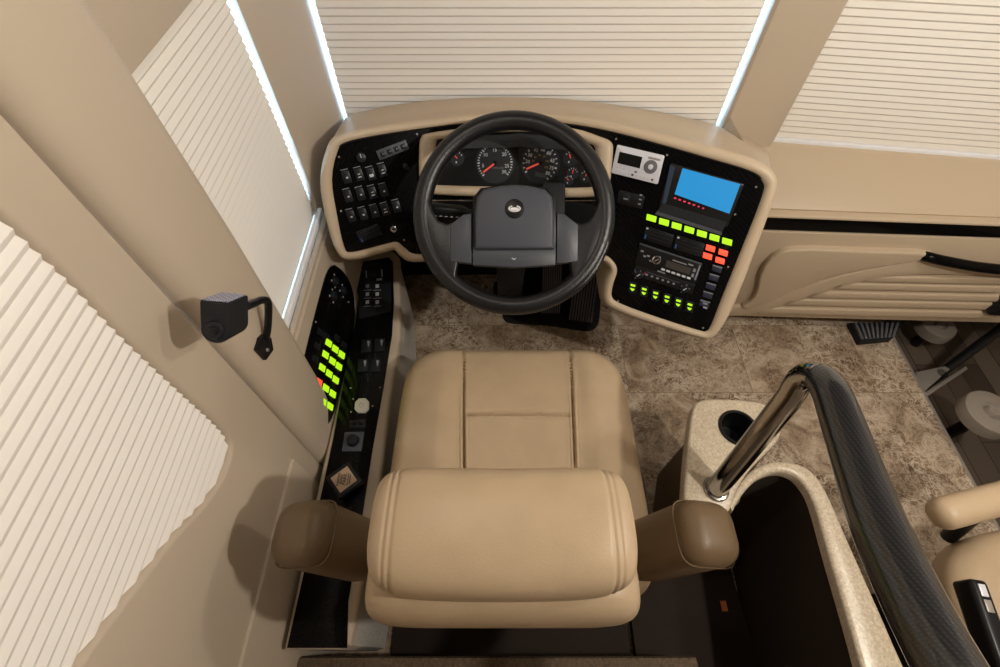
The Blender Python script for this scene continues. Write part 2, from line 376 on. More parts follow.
# glass and the daylight behind it
def pane(name, pts, m=GLASS): return struct(pydata(name, pts, [(0, 1, 2, 3)], m, None, False))
pane('window_1', [(-.545, .5, .6), (-.545, 1.1, .6), (-.545, 1.1, 1.4), (-.545, .5, 1.4)])
pane('window_2', [(-.60, 1.365, .6), (.7, 1.365, .6), (.7, 1.365, 1.7), (-.60, 1.365, 1.7)])

pts = [(-.56, 1.316), (.826, 1.316)]+[tuple((V((.826, 1.316, 0))+BP*s_)[:2]) for s_ in (.8, 1.62)]+[(2.45, 1.45), (-.56, 1.45)]
struct(prism('light_seal_ledge', pts, T((0, 0, .70)), .025, VINYLD))  # hidden ledge, added to keep daylight from leaking down below the blinds
# --------------------------------------------------------------- dashboard
GX = [(-.60, .97), (-.41, 1.05), (-.18, 1.137), (.05, 1.15), (.28, 1.066), (.80, .895)]
SL = .68; ZR = .86
def gseg(x):
    for (x0, y0), (x1, y1) in zip(GX, GX[1:]):
        if x <= x1 or x1 == .80:
            m = (y1-y0)/(x1-x0); return m, y0-m*x0
def SP(x, z): m, b = gseg(x); return V((x, m*x+b-SL*(ZR-z), z))
def SN(x): m, _ = gseg(x); return V((m, -1, SL)).normalized()
def PS(px, py):
    r = ray(px, py); best = None
    for (x0, y0), (x1, y1) in zip(GX, GX[1:]):
        m = (y1-y0)/(x1-x0); b = y0-m*x0
        # y = m x + b - SL(ZR - z)
        t = (b-SL*(ZR-ZC))/(r.y-m*r.x-SL*r.z); p = CAM+r*t
        lo = -9 if x0 == -.60 else x0-1e-4; hi = 9 if x1 == .80 else x1+1e-4
        if lo <= p.x <= hi: return p
    return p
def FS(px, py, tilt=0):
    p = PS(px, py); m, _ = gseg(p.x); n = SN(p.x)
    return frame(p, (1, m, 0), n.cross(V((1, m, 0))), n) @ RZ(tilt)
def splate(name, pxs, off, d, m, parent, smooth_n=0):
    """plate that follows the dash face S, traced outline, front at +off, thickness d"""
    q = chaikin(pxs, smooth_n) if smooth_n else [V(p) for p in pxs]
    P = [PS(p[0], p[1]) for p in q]
    bm = bmesh.new(); f = bm.faces.new([bm.verts.new((p.x, p.z, 0)) for p in P])
    bmesh.ops.triangulate(bm, faces=[f])
    for gx, _ in GX[1:-1]:
        bmesh.ops.bisect_plane(bm, geom=list(bm.verts)+list(bm.edges)+list(bm.faces), plane_co=(gx, 0, 0), plane_no=(1, 0, 0))
    r = bmesh.ops.extrude_face_region(bm, geom=list(bm.faces)); back = {g for g in r['geom'] if isinstance(g, bmesh.types.BMVert)}
    for v in bm.verts:
        x, z = v.co.x, v.co.y; p = SP(x, z); n = V((0, -1, SL)).normalized()
        v.co = p+n*(off-d if v in back else off)
    return from_bm(name, bm, m, parent, True, .3)
dash = thing('dashboard', 'curved tan driver dashboard with black carbon panels behind the steering wheel', 'dashboard', (0.1, 1.2, .45))
PR = [((337, 153), (326, 150), (345, 119)), ((346, 143), (338, 135), (352, 114)), ((380, 135.5), (378, 126), (385, 106)), ((430, 128), (430, 119), (432, 100)),
      ((475, 123), (475, 114), (478, 97.5)), ((520, 121), (520, 112), (520, 97)), ((565, 124), (566, 115), (565, 99)), ((610, 132), (613, 123), (612, 104)),
      ((660, 145), (664, 135), (660, 112)), ((705, 158), (710, 146), (702, 121)), ((748, 171), (757, 160), (742, 134)), ((762, 181), (775, 174), (767, 150)),
      ((762, 196), (776, 194), None), ((741, 250), (754, 256), None), ((722, 297), (735, 304), None), ((711, 325), (720, 331), None), ((706, 331), (709, 339), None), ((698, 330), (698, 338), None),
      ((660, 318), (658, 326), None), ((624, 305), (618, 312), None), ((612, 297), (603, 301), None), ((613, 284), (604, 282), None), ((617, 270), (609, 270), None),
      ((612, 260), (606, 264), None), ((600, 254), (597, 260), None), ((560, 252), (560, 258), None), ((500, 252), (500, 258), None), ((450, 253), (450, 259), None),
      ((416, 254), (413, 262), None), ((405, 248), (400, 256), None), ((397, 242), (394, 250), None), ((385, 244), (385, 252), None), ((352, 252), (350, 260), None),
      ((344, 246), (336, 251), None), ((337, 215), (326, 220), None), ((332, 180), (320, 182), None)]
ins = catmull([V((a[0], a[1])) for a, b, c in PR], 4, True); outs = catmull([V((b[0], b[1])) for a, b, c in PR], 4, True)
fw = V((0, -1, SL)).normalized()
vs = []; K = len(ins)
for i in range(K):
    a, b = PS(*ins[i]), PS(*outs[i]); d = (b-a); dn = d.normalized() if d.length > 1e-6 else V((0, 0, 1))
    j, fr = i//4, (i % 4)/4
    c0, c1 = PR[j][2], PR[(j+1) % len(PR)][2]
    if c0 and c1: cr = PY(c0[0]*(1-fr)+c1[0]*fr, c0[1]*(1-fr)+c1[1]*fr, 1.306)
    elif c0: cr = PY(*c0, 1.306)*(1-fr)+V((b.x, 1.306, b.z-.1))*fr if True else None
    elif c1: cr = V((b.x, 1.306, b.z-.05))*(1-fr)+PY(*c1, 1.306)*fr
    else: cr = V((b.x, 1.306, b.z-.03))
    cr.z = min(cr.z, .865)
    rd = dn.cross(fw)
    ring = [a-fw*.012, a+fw*.002, a+d*.25+fw*.009, a+d*.6+fw*.010, a+d*.88+fw*.003, b+dn*.003-fw*.010, b+dn*.004-fw*.028]
    last = ring[-1]; ring += [last*.65+cr*.35, last*.3+cr*.7, cr]
    if c0 or c1:
        ring[-3].z += .004; ring[-2].z += .004
    vs += ring
R_ = 10
fs = [(i*R_+k, ((i+1) % K)*R_+k, ((i+1) % K)*R_+k+1, i*R_+k+1) for i in range(K) for k in range(R_-1)]
pydata('padded_shell', vs, fs, VINYLD, dash, True, 1.2)
splate('carbon_fascia', [(p.x, p.y) for p in ins], 0.0, .02, CARBON, dash)
# glossy edge bead along the top of the fascia
bead = [PS(p.x, p.y)+fw*.003 for p in ins[2:44]]
tube('edge_bead', bead, .0022, BLACK, dash, 8)

def sbox(name, px, py, w, h, t, m, parent, tilt=0, bevel=.001, off=0):
    return box(name, (0, 0, off+t/2), (w, h, t), m, parent, bevel, 2, FS(px, py, tilt))
def scyl(name, px, py, r, t, m, parent, r2=None, off=0, bevel=.0008, seg=28):
    return cyl(name, r, r if r2 is None else r2, t, m, parent, FS(px, py), seg, off, bevel)
# left pod: rocker switches
def rocker(px, py, parent, w=.020, h=.030, mark='bar', tilt=.02):
    M = FS(px, py, tilt)
    bm = bmesh.new(); add_box(bm, (w, h, .006), M @ T((0, 0, .003)), .0012); o = from_bm('rocker_switch', bm, BTN, parent)
    bm = bmesh.new()
    add_box(bm, (w*.92, .0018, .002), M @ T((0, h*.62, .001)))
    bm2 = from_bm('marking', bm, WHITED, o)
    bm = bmesh.new()
    if mark == 'bright': add_box(bm, (w*.5, h*.24, .001), M @ T((0, -h*.12, .0066)))
    elif mark == 'dots':
        add_box(bm, (w*.3, .002, .001), M @ T((0, h*.05, .0066))); add_box(bm, (w*.45, .0022, .001), M @ T((0, -h*.2, .0066)))
    else: add_box(bm, (w*.25, h*.12, .001), M @ T((w*.05, -h*.05, .0066)))
    from_bm('symbol', bm, WHITE, o)
    return o
for px, py, mk in [(346.5, 177, 'bar'), (359, 174.5, 'dots'), (371, 174, 'bright'), (382.5, 170.5, 'dots'),
                   (348, 196, 'bar'), (360.5, 194, 'bar'), (372.5, 192.5, 'dots'), (383.5, 190.5, 'bar'),
                   (351, 216, 'bar'), (363, 214, 'bar'), (374.5, 211.5, 'x'), (385, 209.5, 'dots'), (396.5, 206.5, 'bar')]:
    rocker(px, py, dash, mark=mk)
k = scyl('headlight_knob', 361, 157.5, .013, .014, BTN, dash, .0115)
box('pointer', (0, .004, .0145), (.002, .009, .001), WHITE, k, 0, 2, FS(361, 157.5))
M = FS(392.5, 150, .14)
p = box('warning_light_strip', (0, 0, .003), (.082, .024, .006), SLATE, dash, .001, 2, M)
for i in range(4):
    box('warning_light', (-.027+i*.0185, -.001, .0065), (.014, .013, .001), BTN, p, .0004, 2, M)
    text('symbol', ['ABS', 'II', 'E', 'OK'][0] if 0 else '-', .009, M @ T((-.027+i*.0185, 0, .0072)), WHITE, p)
# ignition key switch and 12 V socket
k = scyl('toggle_lever', 405, 166, .007, .008, BTN, dash); tube('lever', [FS(405, 166) @ V((0, 0, .006)), FS(405, 166) @ V((.004, -.006, .026))], [.003, .0042], CHROME, k, 10)
k = scyl('ignition_lock', 393.5, 229, .0085, .005, CHROME, dash); cyl('key_slot', .004, .004, .001, BLACK, k, FS(393.5, 229), 16, .005)
M = FS(369, 233, .12)
v = box('air_vent', (0, 0, .002), (.062, .030, .004), BTN, dash, .001, 2, M)
for i in range(3): box('louvre', (0, -.008+i*.008, .0045), (.054, .0015, .003), BLACK, v, 0, 2, M)
box('blue_marker', (-.025, -.010, .0048), (.003, .010, .001), BLUEP, v, 0, 2, M)
for px, py in [(338, 157), (418, 132), (340, 211), (404, 240), (615, 139), (665, 153), (755, 185), (754, 183), (737, 262), (617, 300), (702, 327), (735, 213)][:0]: pass
def screw(px, py, parent): scyl('screw', px, py, .0028, .0015, GREYM, parent, .002, bevel=0, seg=12)
for px, py in [(339, 157), (417, 134), (341, 211), (404, 240), (616, 139), (667, 155), (756, 187), (735, 214.5), (728, 267), (618, 301), (703, 328)]: screw(px, py, dash)

# instrument binnacle: tan frame, dark cluster, gauges
BO = [(420, 148), (422, 137), (430, 133), (470, 128), (520, 126), (570, 128), (600, 137), (610, 142), (612, 152), (608, 188), (600, 196), (520, 197), (433, 194), (424, 190), (420, 180)]
BI = [(436, 148), (437, 142), (441, 139), (475, 134), (520, 132), (560, 134), (590, 144), (594, 147), (595, 152), (594, 180), (590, 187), (520, 187), (440, 185), (437, 183), (436, 178)]
bo = catmull([V(p) for p in BO], 3, True); bi = catmull([V(p) for p in BI], 3, True); vs = []
for a, b in zip(bo, bi):
    A, B = PS(*a), PS(*b); d = B-A
    vs += [A-fw*.004, A+fw*.012, A+d*.25+fw*.022, A+d*.7+fw*.022, B+fw*.014, B+fw*.002]
K = len(bo); R_ = 6
fs = [(i*R_+k, ((i+1) % K)*R_+k, ((i+1) % K)*R_+k+1, i*R_+k+1) for i in range(K) for k in range(R_-1)]
pydata('binnacle_frame', vs, fs, VINYLD, dash, True, 1.2)
clu = splate('instrument_cluster', [(p.x, p.y) for p in bi], .004, .006, BLACK, dash)
hood = [(452, 150), (456, 141), (475, 136), (520, 134), (560, 137), (573, 143), (576, 150), (560, 149.5), (520, 147.5), (470, 148)]
splate('cluster_hood', hood, .020, .016, mat('hood_grey', (.022, .024, .030), .55, bump=.3), dash, 1)
CLM = {}
def gauge(px, py, r, a0, a1, nt, na, labels, lab_r=.72, tick=.12, big=True, face=SLATE2, lsz=.18):
    M = FS(px, py); g = cyl('gauge', r*1.12, r*1.12, .001, mface, clu, M, 40, .0045)
    bm = bmesh.new()
    for i in range(nt):
        a = math.radians(a0+(a1-a0)*i/(nt-1)); mj = i % 5 == 0
        L = r*tick*(1.1 if mj else .8)
        add_box(bm, (L, r*(.085 if mj else .065), .0006), M @ RZ(a) @ T((r-L/2, 0, .0060)))
    from_bm('scale_marks', bm, WHITE, g)
    a = math.radians(na)
    bm = bmesh.new(); add_box(bm, (r*.78, r*.10, .001), M @ RZ(a) @ T((r*.45, 0, .0085))); from_bm('needle', bm, REDN, g)
    cyl('needle_hub', r*.13, r*.10, .003, BLACK, g, M, 20, .006)
    for s, ang in labels:
        an = math.radians(ang)
        text('numeral', s, r*lsz*1.5, M @ T((r*lab_r*math.cos(an), r*lab_r*math.sin(an), .0062)), WHITE, g, bold=.0002)
    return g
mface = mat('gauge_face', (.012, .014, .02), .5)
sc_ = 1/396.
g1 = gauge(495, 163, 18.5*sc_, 222, -42, 31, 214, [('5', 190), ('10', 140), ('15', 90), ('20', 40), ('25', -15), ('30', -45)], .70)
text('caption', 'RPM x100', .0075, FS(497, 168) @ T((.002, 0, .0062)), WHITED, g1)
g2 = gauge(540.5, 163, 18.5*sc_, 222, -50, 19, 214, [('10', 215), ('20', 186), ('30', 156), ('40', 122), ('50', 90), ('60', 58), ('65', 22), ('75', -10), ('80', -38)][1:], .72)
for s, ang in [('20', 175), ('40', 145), ('60', 105), ('80', 65), ('100', 25), ('120', -20)]:
    an = math.radians(ang); r = 18.5*sc_*.42
    text('inner_numeral', s, .0075, FS(540.5, 163) @ T((r*math.cos(an), r*math.sin(an), .0062)), YELLOWP, g2)
box('odometer', (0, 0, .006), (.030, .010, .001), LCD, clu, 0, 2, FS(541, 175))
def mini(px, py, na, r=.016):
    M = FS(px, py); g = cyl('small_gauge', r*1.25, r*1.25, .001, mface, clu, M, 28, .0045)
    bm = bmesh.new()
    for a in (150, 120, 90, 60, 30): add_box(bm, (r*.25, r*.12, .0006), M @ RZ(math.radians(a)) @ T((r*.9, 0, .006)))
    from_bm('scale_marks', bm, WHITE, g)
    bm = bmesh.new(); add_box(bm, (r*.7, r*.14, .001), M @ RZ(math.radians(na)) @ T((r*.3, 0, .008))); from_bm('needle', bm, REDN, g)
    bm = bmesh.new(); add_box(bm, (r*.2, r*.3, .0006), M @ T((-r*.15, -r*.65, .006))); from_bm('symbol', bm, WHITE, g)
mini(457, 158, 130); mini(571, 158, 120); mini(573, 173, 90, .013); mini(569, 180, 140, .011); mini(586, 176, 80, .013)
# chrome bead below the binnacle and ledge
tube('trim_bead', [PS(x, 200.5)+fw*.004 for x in (425, 460, 520, 570, 603)], .002, CHROME, dash, 8)

# right pod contents
TI = -.035
def q4(px):  return [V(p) for p in px]
srad = thing('satellite_radio', 'small silver satellite radio with round dial mounted above the key slot', 'radio', PS(637, 163))
def flatpoly(name, px, ref, off, d, m, parent, bevel=0, smooth=0):
    M = FS(*ref); pts = chaikin(px, smooth) if smooth else q4(px)
    poly = [inplane(M, PS(p[0], p[1])) for p in pts]
    if sum(poly[i][0]*poly[(i+1) % len(poly)][1]-poly[(i+1) % len(poly)][0]*poly[i][1] for i in range(len(poly))) < 0: poly = poly[::-1]
    return prism(name, poly, M @ T((0, 0, off)), d, m, parent, bevel)
def lerpq(Q, u, v):   # Q = tl,tr,br,bl
    a = V(Q[0]).lerp(V(Q[1]), u); b = V(Q[3]).lerp(V(Q[2]), u); return a.lerp(b, v)
Q = [(617.5, 144.5), (664.5, 155.5), (657.5, 184), (611.5, 172.5)]
def rq(Q, r=.08, rv=None):
    rv = rv or r
    return [lerpq(Q, u, v) for u, v in [(0, rv), (0, rv*.3), (r*.3, 0), (r, 0), (1-r, 0), (1-r*.3, 0), (1, rv*.3), (1, rv), (1, 1-rv), (1, 1-rv*.3), (1-r*.3, 1), (1-r, 1), (r, 1), (r*.3, 1), (0, 1-rv*.3), (0, 1-rv)]]
ref = (637, 164)
body = flatpoly('body', rq(Q, .07, .1), ref, .016, .016, SILVER, srad, .0015)
def sub(Q, u0, v0, u1, v1): return [lerpq(Q, u0, v0), lerpq(Q, u1, v0), lerpq(Q, u1, v1), lerpq(Q, u0, v1)]
scn = flatpoly('screen', sub(Q, .08, .22, .56, .62), ref, .0166, .001, LCDD, srad)
c = lerpq(Q, .77, .48); cyl('dial', .0165, .0155, .003, mat('dial_grey', (.12, .12, .14), .4), srad, FS(c.x, c.y), 28, .0155, .0006)
cyl('dial_button', .0065, .006, .002, SILVER, srad, FS(c.x, c.y), 20, .018, .0004)
flatpoly('badge', rq(sub(Q, .68, .15, .93, .22), .2), ref, .0164, .001, GREYM, srad)
for i in range(10):
    u = .10+i*.085; qq = sub(Q, u-.022, .86, u+.022, .92)
    flatpoly('preset_button', qq, ref, .0168, .001, WHITE if i % 5 < 4 else BTN, srad)
for i in range(4): flatpoly('menu_button', sub(Q, .08+i*.13, .74, .13+i*.13, .79), ref, .0168, .001, WHITE if i < 3 else BTN, srad)
text('lettering', 'STARMATE', .006, FS(*lerpq(Q, .25, .14)) @ T((0, 0, .0166)) @ RZ(-.02), GREYM, srad) if 0 else None
# key slot
sk = flatpoly('switch_plate', rq([(619, 190), (645, 196), (642, 209), (617, 203)], .2), (630, 200), .002, .002, BLACK, dash, .0005)
M = FS(626, 198); cyl('socket', .011, .011, .004, BTN, sk, M, 24, 0, .0006); box('slot', (0, -.002, .0042), (.012, .003, .001), WHITED, sk, 0, 2, M)
for j, y in enumerate((195, 199.5, 204)): sbox('indicator', 641-j*.8, y, .007, .0035, .001, WHITED, sk, TI, 0, .002)

# monitor: recessed housing, blue screen
Mq = [(679, 166), (741, 183), (728, 217), (672, 199)]
hou = flatpoly('monitor_housing', rq([(671, 163), (744, 184), (727, 227), (659, 206)], .04), (705, 192), .004, .004, BLACK, dash, .001)
flatpoly('side_bezel', [(670, 165), (675, 167), (666, 203), (662, 204)], (668, 185), .005, .001, mat('blue_grey_bezel', (.03, .05, .085), .3), hou)
scr_ = flatpoly('screen', [(682.5, 168), (740, 184), (729, 213.5), (674.5, 194)], (705, 192), .0055, .001, BLUE, hou)
M = FS(704, 208)
for i in range(7):
    p_ = V((675, 198)).lerp(V((703, 208)), i/6)
    sbox('screen_text', p_.x, p_.y, .006 if i < 5 else .004, .0035, .0004, REDS, hou, TI, 0, .0045)
flatpoly('lower_bezel', [(657, 211), (722, 231.5), (721, 235), (655, 214)], (690, 223), .006, .003, SLATE2, hou)
flatpoly('ledge', [(663, 203), (727, 222), (722, 231), (657, 211)], (690, 217), .0052, .002, BLACKM, hou)

# green row, red block, dark column
for i in range(7):
    x = 651.5+i*12.6; y = 218.2+i*3.9
    o = flatpoly('lit_button', rq([(x-4.6, y-4.4), (x+5.2, y-1.7), (x+4.2, y+4.2), (x-5.4, y+1.5)], .12), (x, y), .004, .004, GREEN, dash, .0008)
for i, (x, y) in enumerate([(710.3, 248.2), (723, 252.5), (707.3, 256), (719.8, 260.4)]):
    flatpoly('lit_button', rq([(x-3.9, y-4), (x+5, y-1.4), (x+4, y+4), (x-4.8, y+1.4)], .12), (x, y), .004, .004, RED, dash, .0008)
for i in range(5):
    x = 717.5-i*3.1; y = 268+i*8.7
    o = flatpoly('rocker_button', [(x-5, y-2.5), (x+4.5, y+.2), (x+3, y+5), (x-6, y+2.3)], (x, y), .003, .003, BTNB, dash, .0005)
    flatpoly('marking', [(x-4.6, y-3.4), (x+5, y-.7), (x+4.8, y+.2), (x-4.8, y-2.5)], (x, y), .001, .001, WHITED, o)
    if i == 4:
        for dy in (-1, 3): flatpoly('symbol', [(x-2, y+dy), (x+2.2, y+dy+1.2), (x+1.8, y+dy+3), (x-2.4, y+dy+1.8)], (x, y), .0036, .001, WHITED, o)
# two air vents
for Qv in ([(646, 226), (674, 235), (671, 248), (643, 239)], [(677, 235), (705, 244), (701, 257), (673, 249)]):
    v = flatpoly('air_vent', rq(Qv, .06), (660, 237), .002, .002, BLACK, dash, .0004)
    for j in range(3):
        flatpoly('louvre', sub(Qv, .15, .2+j*.25, .95, .25+j*.25), (660, 237), .0035, .0015, BTN, v)
    flatpoly('blue_marker', sub(Qv, .04, .6, .08, .9), (660, 237), .0035, .001, BLUEP, v)
    flatpoly('white_marker', sub(Qv, .03, .08, .1, .18), (660, 237), .0035, .001, WHITE, v)
# car radio
Qr = [(640, 242.5), (702, 263), (694.5, 284), (635, 264)]
rad = flatpoly('car_radio', rq(Qr, .03), (668, 263), .006, .006, BLACK, dash, .001)
flatpoly('top_strip', sub(Qr, 0, .0, 1, .07), (668, 263), .008, .002, SLATE2, rad, .0004)
flatpoly('display', sub(Qr, .47, .36, .87, .66), (668, 263), .0066, .001, mat('radio_display', (.05, .045, .04), .3), rad)
c = lerpq(Qr, .31, .48); M = FS(c.x, c.y)
cyl('volume_knob', .0125, .0115, .006, CHROME, rad, M, 28, .006, .001); cyl('knob_face', .0085, .008, .001, BTN, rad, M, 24, .012)
box('glint_bar', (0, 0, .0132), (.012, .0028, .0006), CHROME, rad, 0, 2, M @ RZ(.7))
for i in range(6): flatpoly('preset_button', sub(Qr, .42+i*.085, .76, .48+i*.085, .85), (668, 263), .0072, .001, WHITE, rad)
for i in range(4): flatpoly('tune_button', sub(Qr, .04+.055*(i % 4), .28+.12*(i % 2)+.06*i, .085+.055*(i % 4), .36+.12*(i % 2)+.06*i), (668, 263), .0072, .001, WHITED, rad)
for i in range(2): flatpoly('menu_button', sub(Qr, .90, .32+.24*i, .94, .48+.24*i), (668, 263), .0072, .001, WHITED, rad)
flatpoly('top_button', sub(Qr, .80, .18, .88, .25), (668, 263), .0072, .001, WHITED, rad)
flatpoly('top_legend', sub(Qr, .55, .24, .78, .29), (668, 263), .0072, .001, WHITED, rad)
flatpoly('right_frame', sub(Qr, .965, .1, .99, .8), (668, 263), .0075, .001, WHITED, rad)
flatpoly('logo_strip', sub(Qr, .37, .92, .50, .97), (668, 263), .0075, .001, WHITED, rad)
# climate control
Qc = [(636, 264.5), (695, 284.5), (692, 294), (632, 274)]
hv = flatpoly('climate_control', rq(Qc, .03), (664, 279), .004, .004, BLACK, dash, .0008)
for cx, cy in ((638.5, 274.5), (684.5, 288.5)):
    M = FS(cx, cy); kb = cyl('dial', .011, .010, .004, BTN, hv, M, 24, .004, .0008)
    for a in (.3, 1.4, 2.6, 4.2): box('scale_mark', (.0115, 0, .005), (.004, .002, .001), WHITED, kb, 0, 2, M @ RZ(a))
    box('pointer', (0, 0, .0085), (.010, .0022, .0008), WHITE, kb, 0, 2, M @ RZ(.8))
sbox('red_marker', 645, 273, .003, .004, .001, REDP, hv, 0, 0, .004); sbox('blue_marker', 635, 269.5, .003, .003, .001, BLUEP, hv, 0, 0, .004)
flatpoly('slider_slot', sub(Qc, .19, .28, .75, .34), (664, 279), .0045, .001, SLATE, hv)
for i in range(6): flatpoly('fan_button', sub(Qc, .20+i*.09, .48, .235+i*.09, .66), (664, 279), .005, .001, WHITED, hv)
# six green two-lamp switches
for i in range(6):
    x = 633+i*11.4; y = 285.2+i*3.85
    o = flatpoly('switch', [(x-3.5, y-4), (x+4, y-2), (x+2.6, y+8.5), (x-4.8, y+6.5)], (x, y), .002, .002, BTN, dash, .0004)
    flatpoly('green_lamp', rq([(x-2.2, y-1.7), (x+2.4, y-.4), (x+1.9, y+1.5), (x-2.6, y+.2)], .2), (x, y), .0032, .0012, GREEN, o)
    flatpoly('green_lamp', [(x-2.9, y+2.3), (x+1.7, y+3.6), (x+.6, y+5), (x-.8, y+5.6), (x-2.2, y+4.2)], (x, y), .0032, .0012, GREEN, o)
splate('under_dash_cover', [(425, 206), (600, 206), (598, 250), (420, 250)], .003, .003, BLACK, dash)

# -------------------------------------------------- steering wheel, column
WC = CAM + ray(514, 214)*1.112; el = math.radians(53)
WN = V((0, -math.cos(el), math.sin(el))); WY = V((0, math.sin(el), math.cos(el))); WM = frame(WC, (1, 0, 0), WY, WN)
S = 432.
wh = thing('steering_wheel', 'black leather-rimmed steering wheel with grey hub in front of the dashboard', 'steering wheel', WC)
R = .2125
bm = bmesh.new(); n1, n2 = 120, 20
ring = []
for i in range(n1):
    a = 2*math.pi*i/n1
    r_ = .0215
    for s_ in (math.radians(58), math.radians(122), math.radians(215), math.radians(325)): # stitched leather joints
        da = abs((a-s_+math.pi) % (2*math.pi)-math.pi)
        if da < .012: r_ = .0200
    ring.append([bm.verts.new(WM @ V(((R+r_*math.cos(b))*math.cos(a), (R+r_*math.cos(b))*math.sin(a), .9*r_*math.sin(b)))) for b in [2*math.pi*j/n2 for j in range(n2)]])
for i in range(n1):
    for j in range(n2): bm.faces.new([ring[i][j], ring[(i+1) % n1][j], ring[(i+1) % n1][(j+1) % n2], ring[i][(j+1) % n2]])
rimm = mat('wheel_leather', (.008, .0085, .011), .33, bump=.5, bscale=300, spec=.55)
from_bm('rim', bm, rimm, wh)
for s_ in (1, -1):   # wide flared spokes running into the rim
    up = [(56, -8), (67, -11), (75, -8), (81, 2), (85, 16), (92, 24)]; dn = [(98, -8), (94, -34), (84, -56), (72, -70), (60, -80), (57, -72), (58, -60), (56, -50)]
    poly = [(x*s_/S, y/S) for x, y in up+dn]
    if s_ < 0: poly = poly[::-1]
    prism('spoke', poly if s_ < 0 else poly[::-1], WM @ T((0, 0, .016)), .028, rimm, wh, .005, 3)
    poly = [(x*s_/S, y/S) for x, y in [(42, -1), (50, -2), (63, -12), (63, -48), (42, -50)]]
    prism('spoke_cover', (poly if s_ < 0 else poly[::-1]), WM @ T((0, 0, .020)), .035, SLATE2, wh, .003)
bar = [(-64, -38), (-64, -50), (-45, -54), (0, -56), (45, -54), (64, -50), (64, -38)]
prism('lower_bar', [(x/S, y/S) for x, y in [(-41, -34), (-41, -51.5), (0, -54), (41, -51.5), (41, -34)]], WM @ T((0, 0, .021)), .035, SLATE2, wh, .003)
prism('arrow_mark', [(-.006, .002), (-.0045, .004), (0, .001), (.005, .004), (.0045, .002), (0, -.002)][::-1], WM @ T((0, -46/S, .0215)), .001, WHITE, wh)
hp = [(-39, -36.5), (-38.5, 0), (-36.5, 14), (-30, 21), (-14, 24.5), (0, 25.5), (14, 24.5), (30, 21), (36.5, 14), (38.5, 0), (39, -36.5)]
hub = prism('hub_pad', [(x/S, y/S) for x, y in hp], WM @ T((0, 0, .036)), .045, SLATE, wh, .008, 3)
prism('hub_shadow_gap', [(x/S, y/S) for x, y in [(-41.5, -39), (-41, 14), (-33, 24), (0, 28), (33, 24), (41, 14), (41.5, -39)]], WM @ T((0, 0, .018)), .03, BLACK, wh, .003)
EMB = mat('emblem_silver', (.85, .86, .9), .3, metal=.2)
em = cyl('emblem', .0225, .0215, .003, BLACK, wh, WM @ T((0, 2/S, .034)), 36, 0, .001)
# oval chrome mark with two open tips
out = [(math.cos(a)*.0125, math.sin(a)*.0062) for a in [math.radians(d) for d in range(-215, 36, 12)]]
tube('oval_mark', [WM @ V((x, y+2/S, .0378)) for x, y in [(-.005, .0055)]+[(x, y) for x, y in out]+[(.005, .0055)]], .0018, EMB, em, 8)
prism('oval_core', [(.0095*math.cos(2*math.pi*i/24), .0036*math.sin(2*math.pi*i/24)-.0006) for i in range(24)], WM @ T((0, 2/S, .0386)), .002, EMB, em, .0006)
# column
colm = thing('steering_column', 'black steering column with stalk running down to the floor behind the wheel', 'steering column', (.03, 1.24, 0))
a, b = WC-WN*.045, V((.038, 1.26, .0)); mid = WC-WN*.10
M = frame((a+mid)/2, (1, 0, 0), WN.cross(V((1, 0, 0))), WN)
box('upper_shroud', (0, 0, 0), (.12, .13, .07), BLACKM, colm, .02, 3, frame(WC-WN*.060, (1, 0, 0), WY, WN))
d = (mid-b); M = frame((mid+b)/2, (1, 0, 0), d.cross(V((1, 0, 0))), d)
box('lower_shroud', (0, 0, 0), (.092, .075, d.length), BLACKM, colm, .012, 2, M)
box('boot', (0, 0, -d.length/2+.05), (.13, .11, .10), BLACK, colm, .02, 2, M)
sk_ = WC-WN*.06
st = tube('turn_signal_stalk', [sk_+V((-.05, 0, .012)), sk_+V((-.11, .005, .014)), sk_+V((-.125, .008, .015)), sk_+V((-.20, .01, .022)), sk_+V((-.212, .01, .023))], [.008, .010, .015, .017, .012], BLACK, colm, 16)
bm = bmesh.new()
for i in range(6):
    add_box(bm, (.006, .002, .003), frame(sk_+V((-.135-.013*i, -.014, .018+.001*i)), (1, 0, .1), (0, 1, 0), (0, -.7, .7)))
from_bm('stalk_symbols', bm, WHITE, st)
tube('tilt_lever', [sk_+V((-.03, -.02, -.05)), sk_+V((-.085, -.035, -.06)), sk_+V((-.115, -.04, -.062))], [.006, .006, .009], BLACK, colm, 12)
box('right_switch_box', (0, 0, 0), (.055, .10, .05), BLACKM, colm, .008, 2, frame(WC-WN*.05+V((.095, 0, 0))+WY*.03, (1, 0, 0), WY, WN))
tube('brake_lever', [sk_+V((.06, .0, -.05)), sk_+V((.17, .03, -.07)), sk_+V((.20, .04, -.075))], [.006, .007, .012], BLACK, colm, 12)

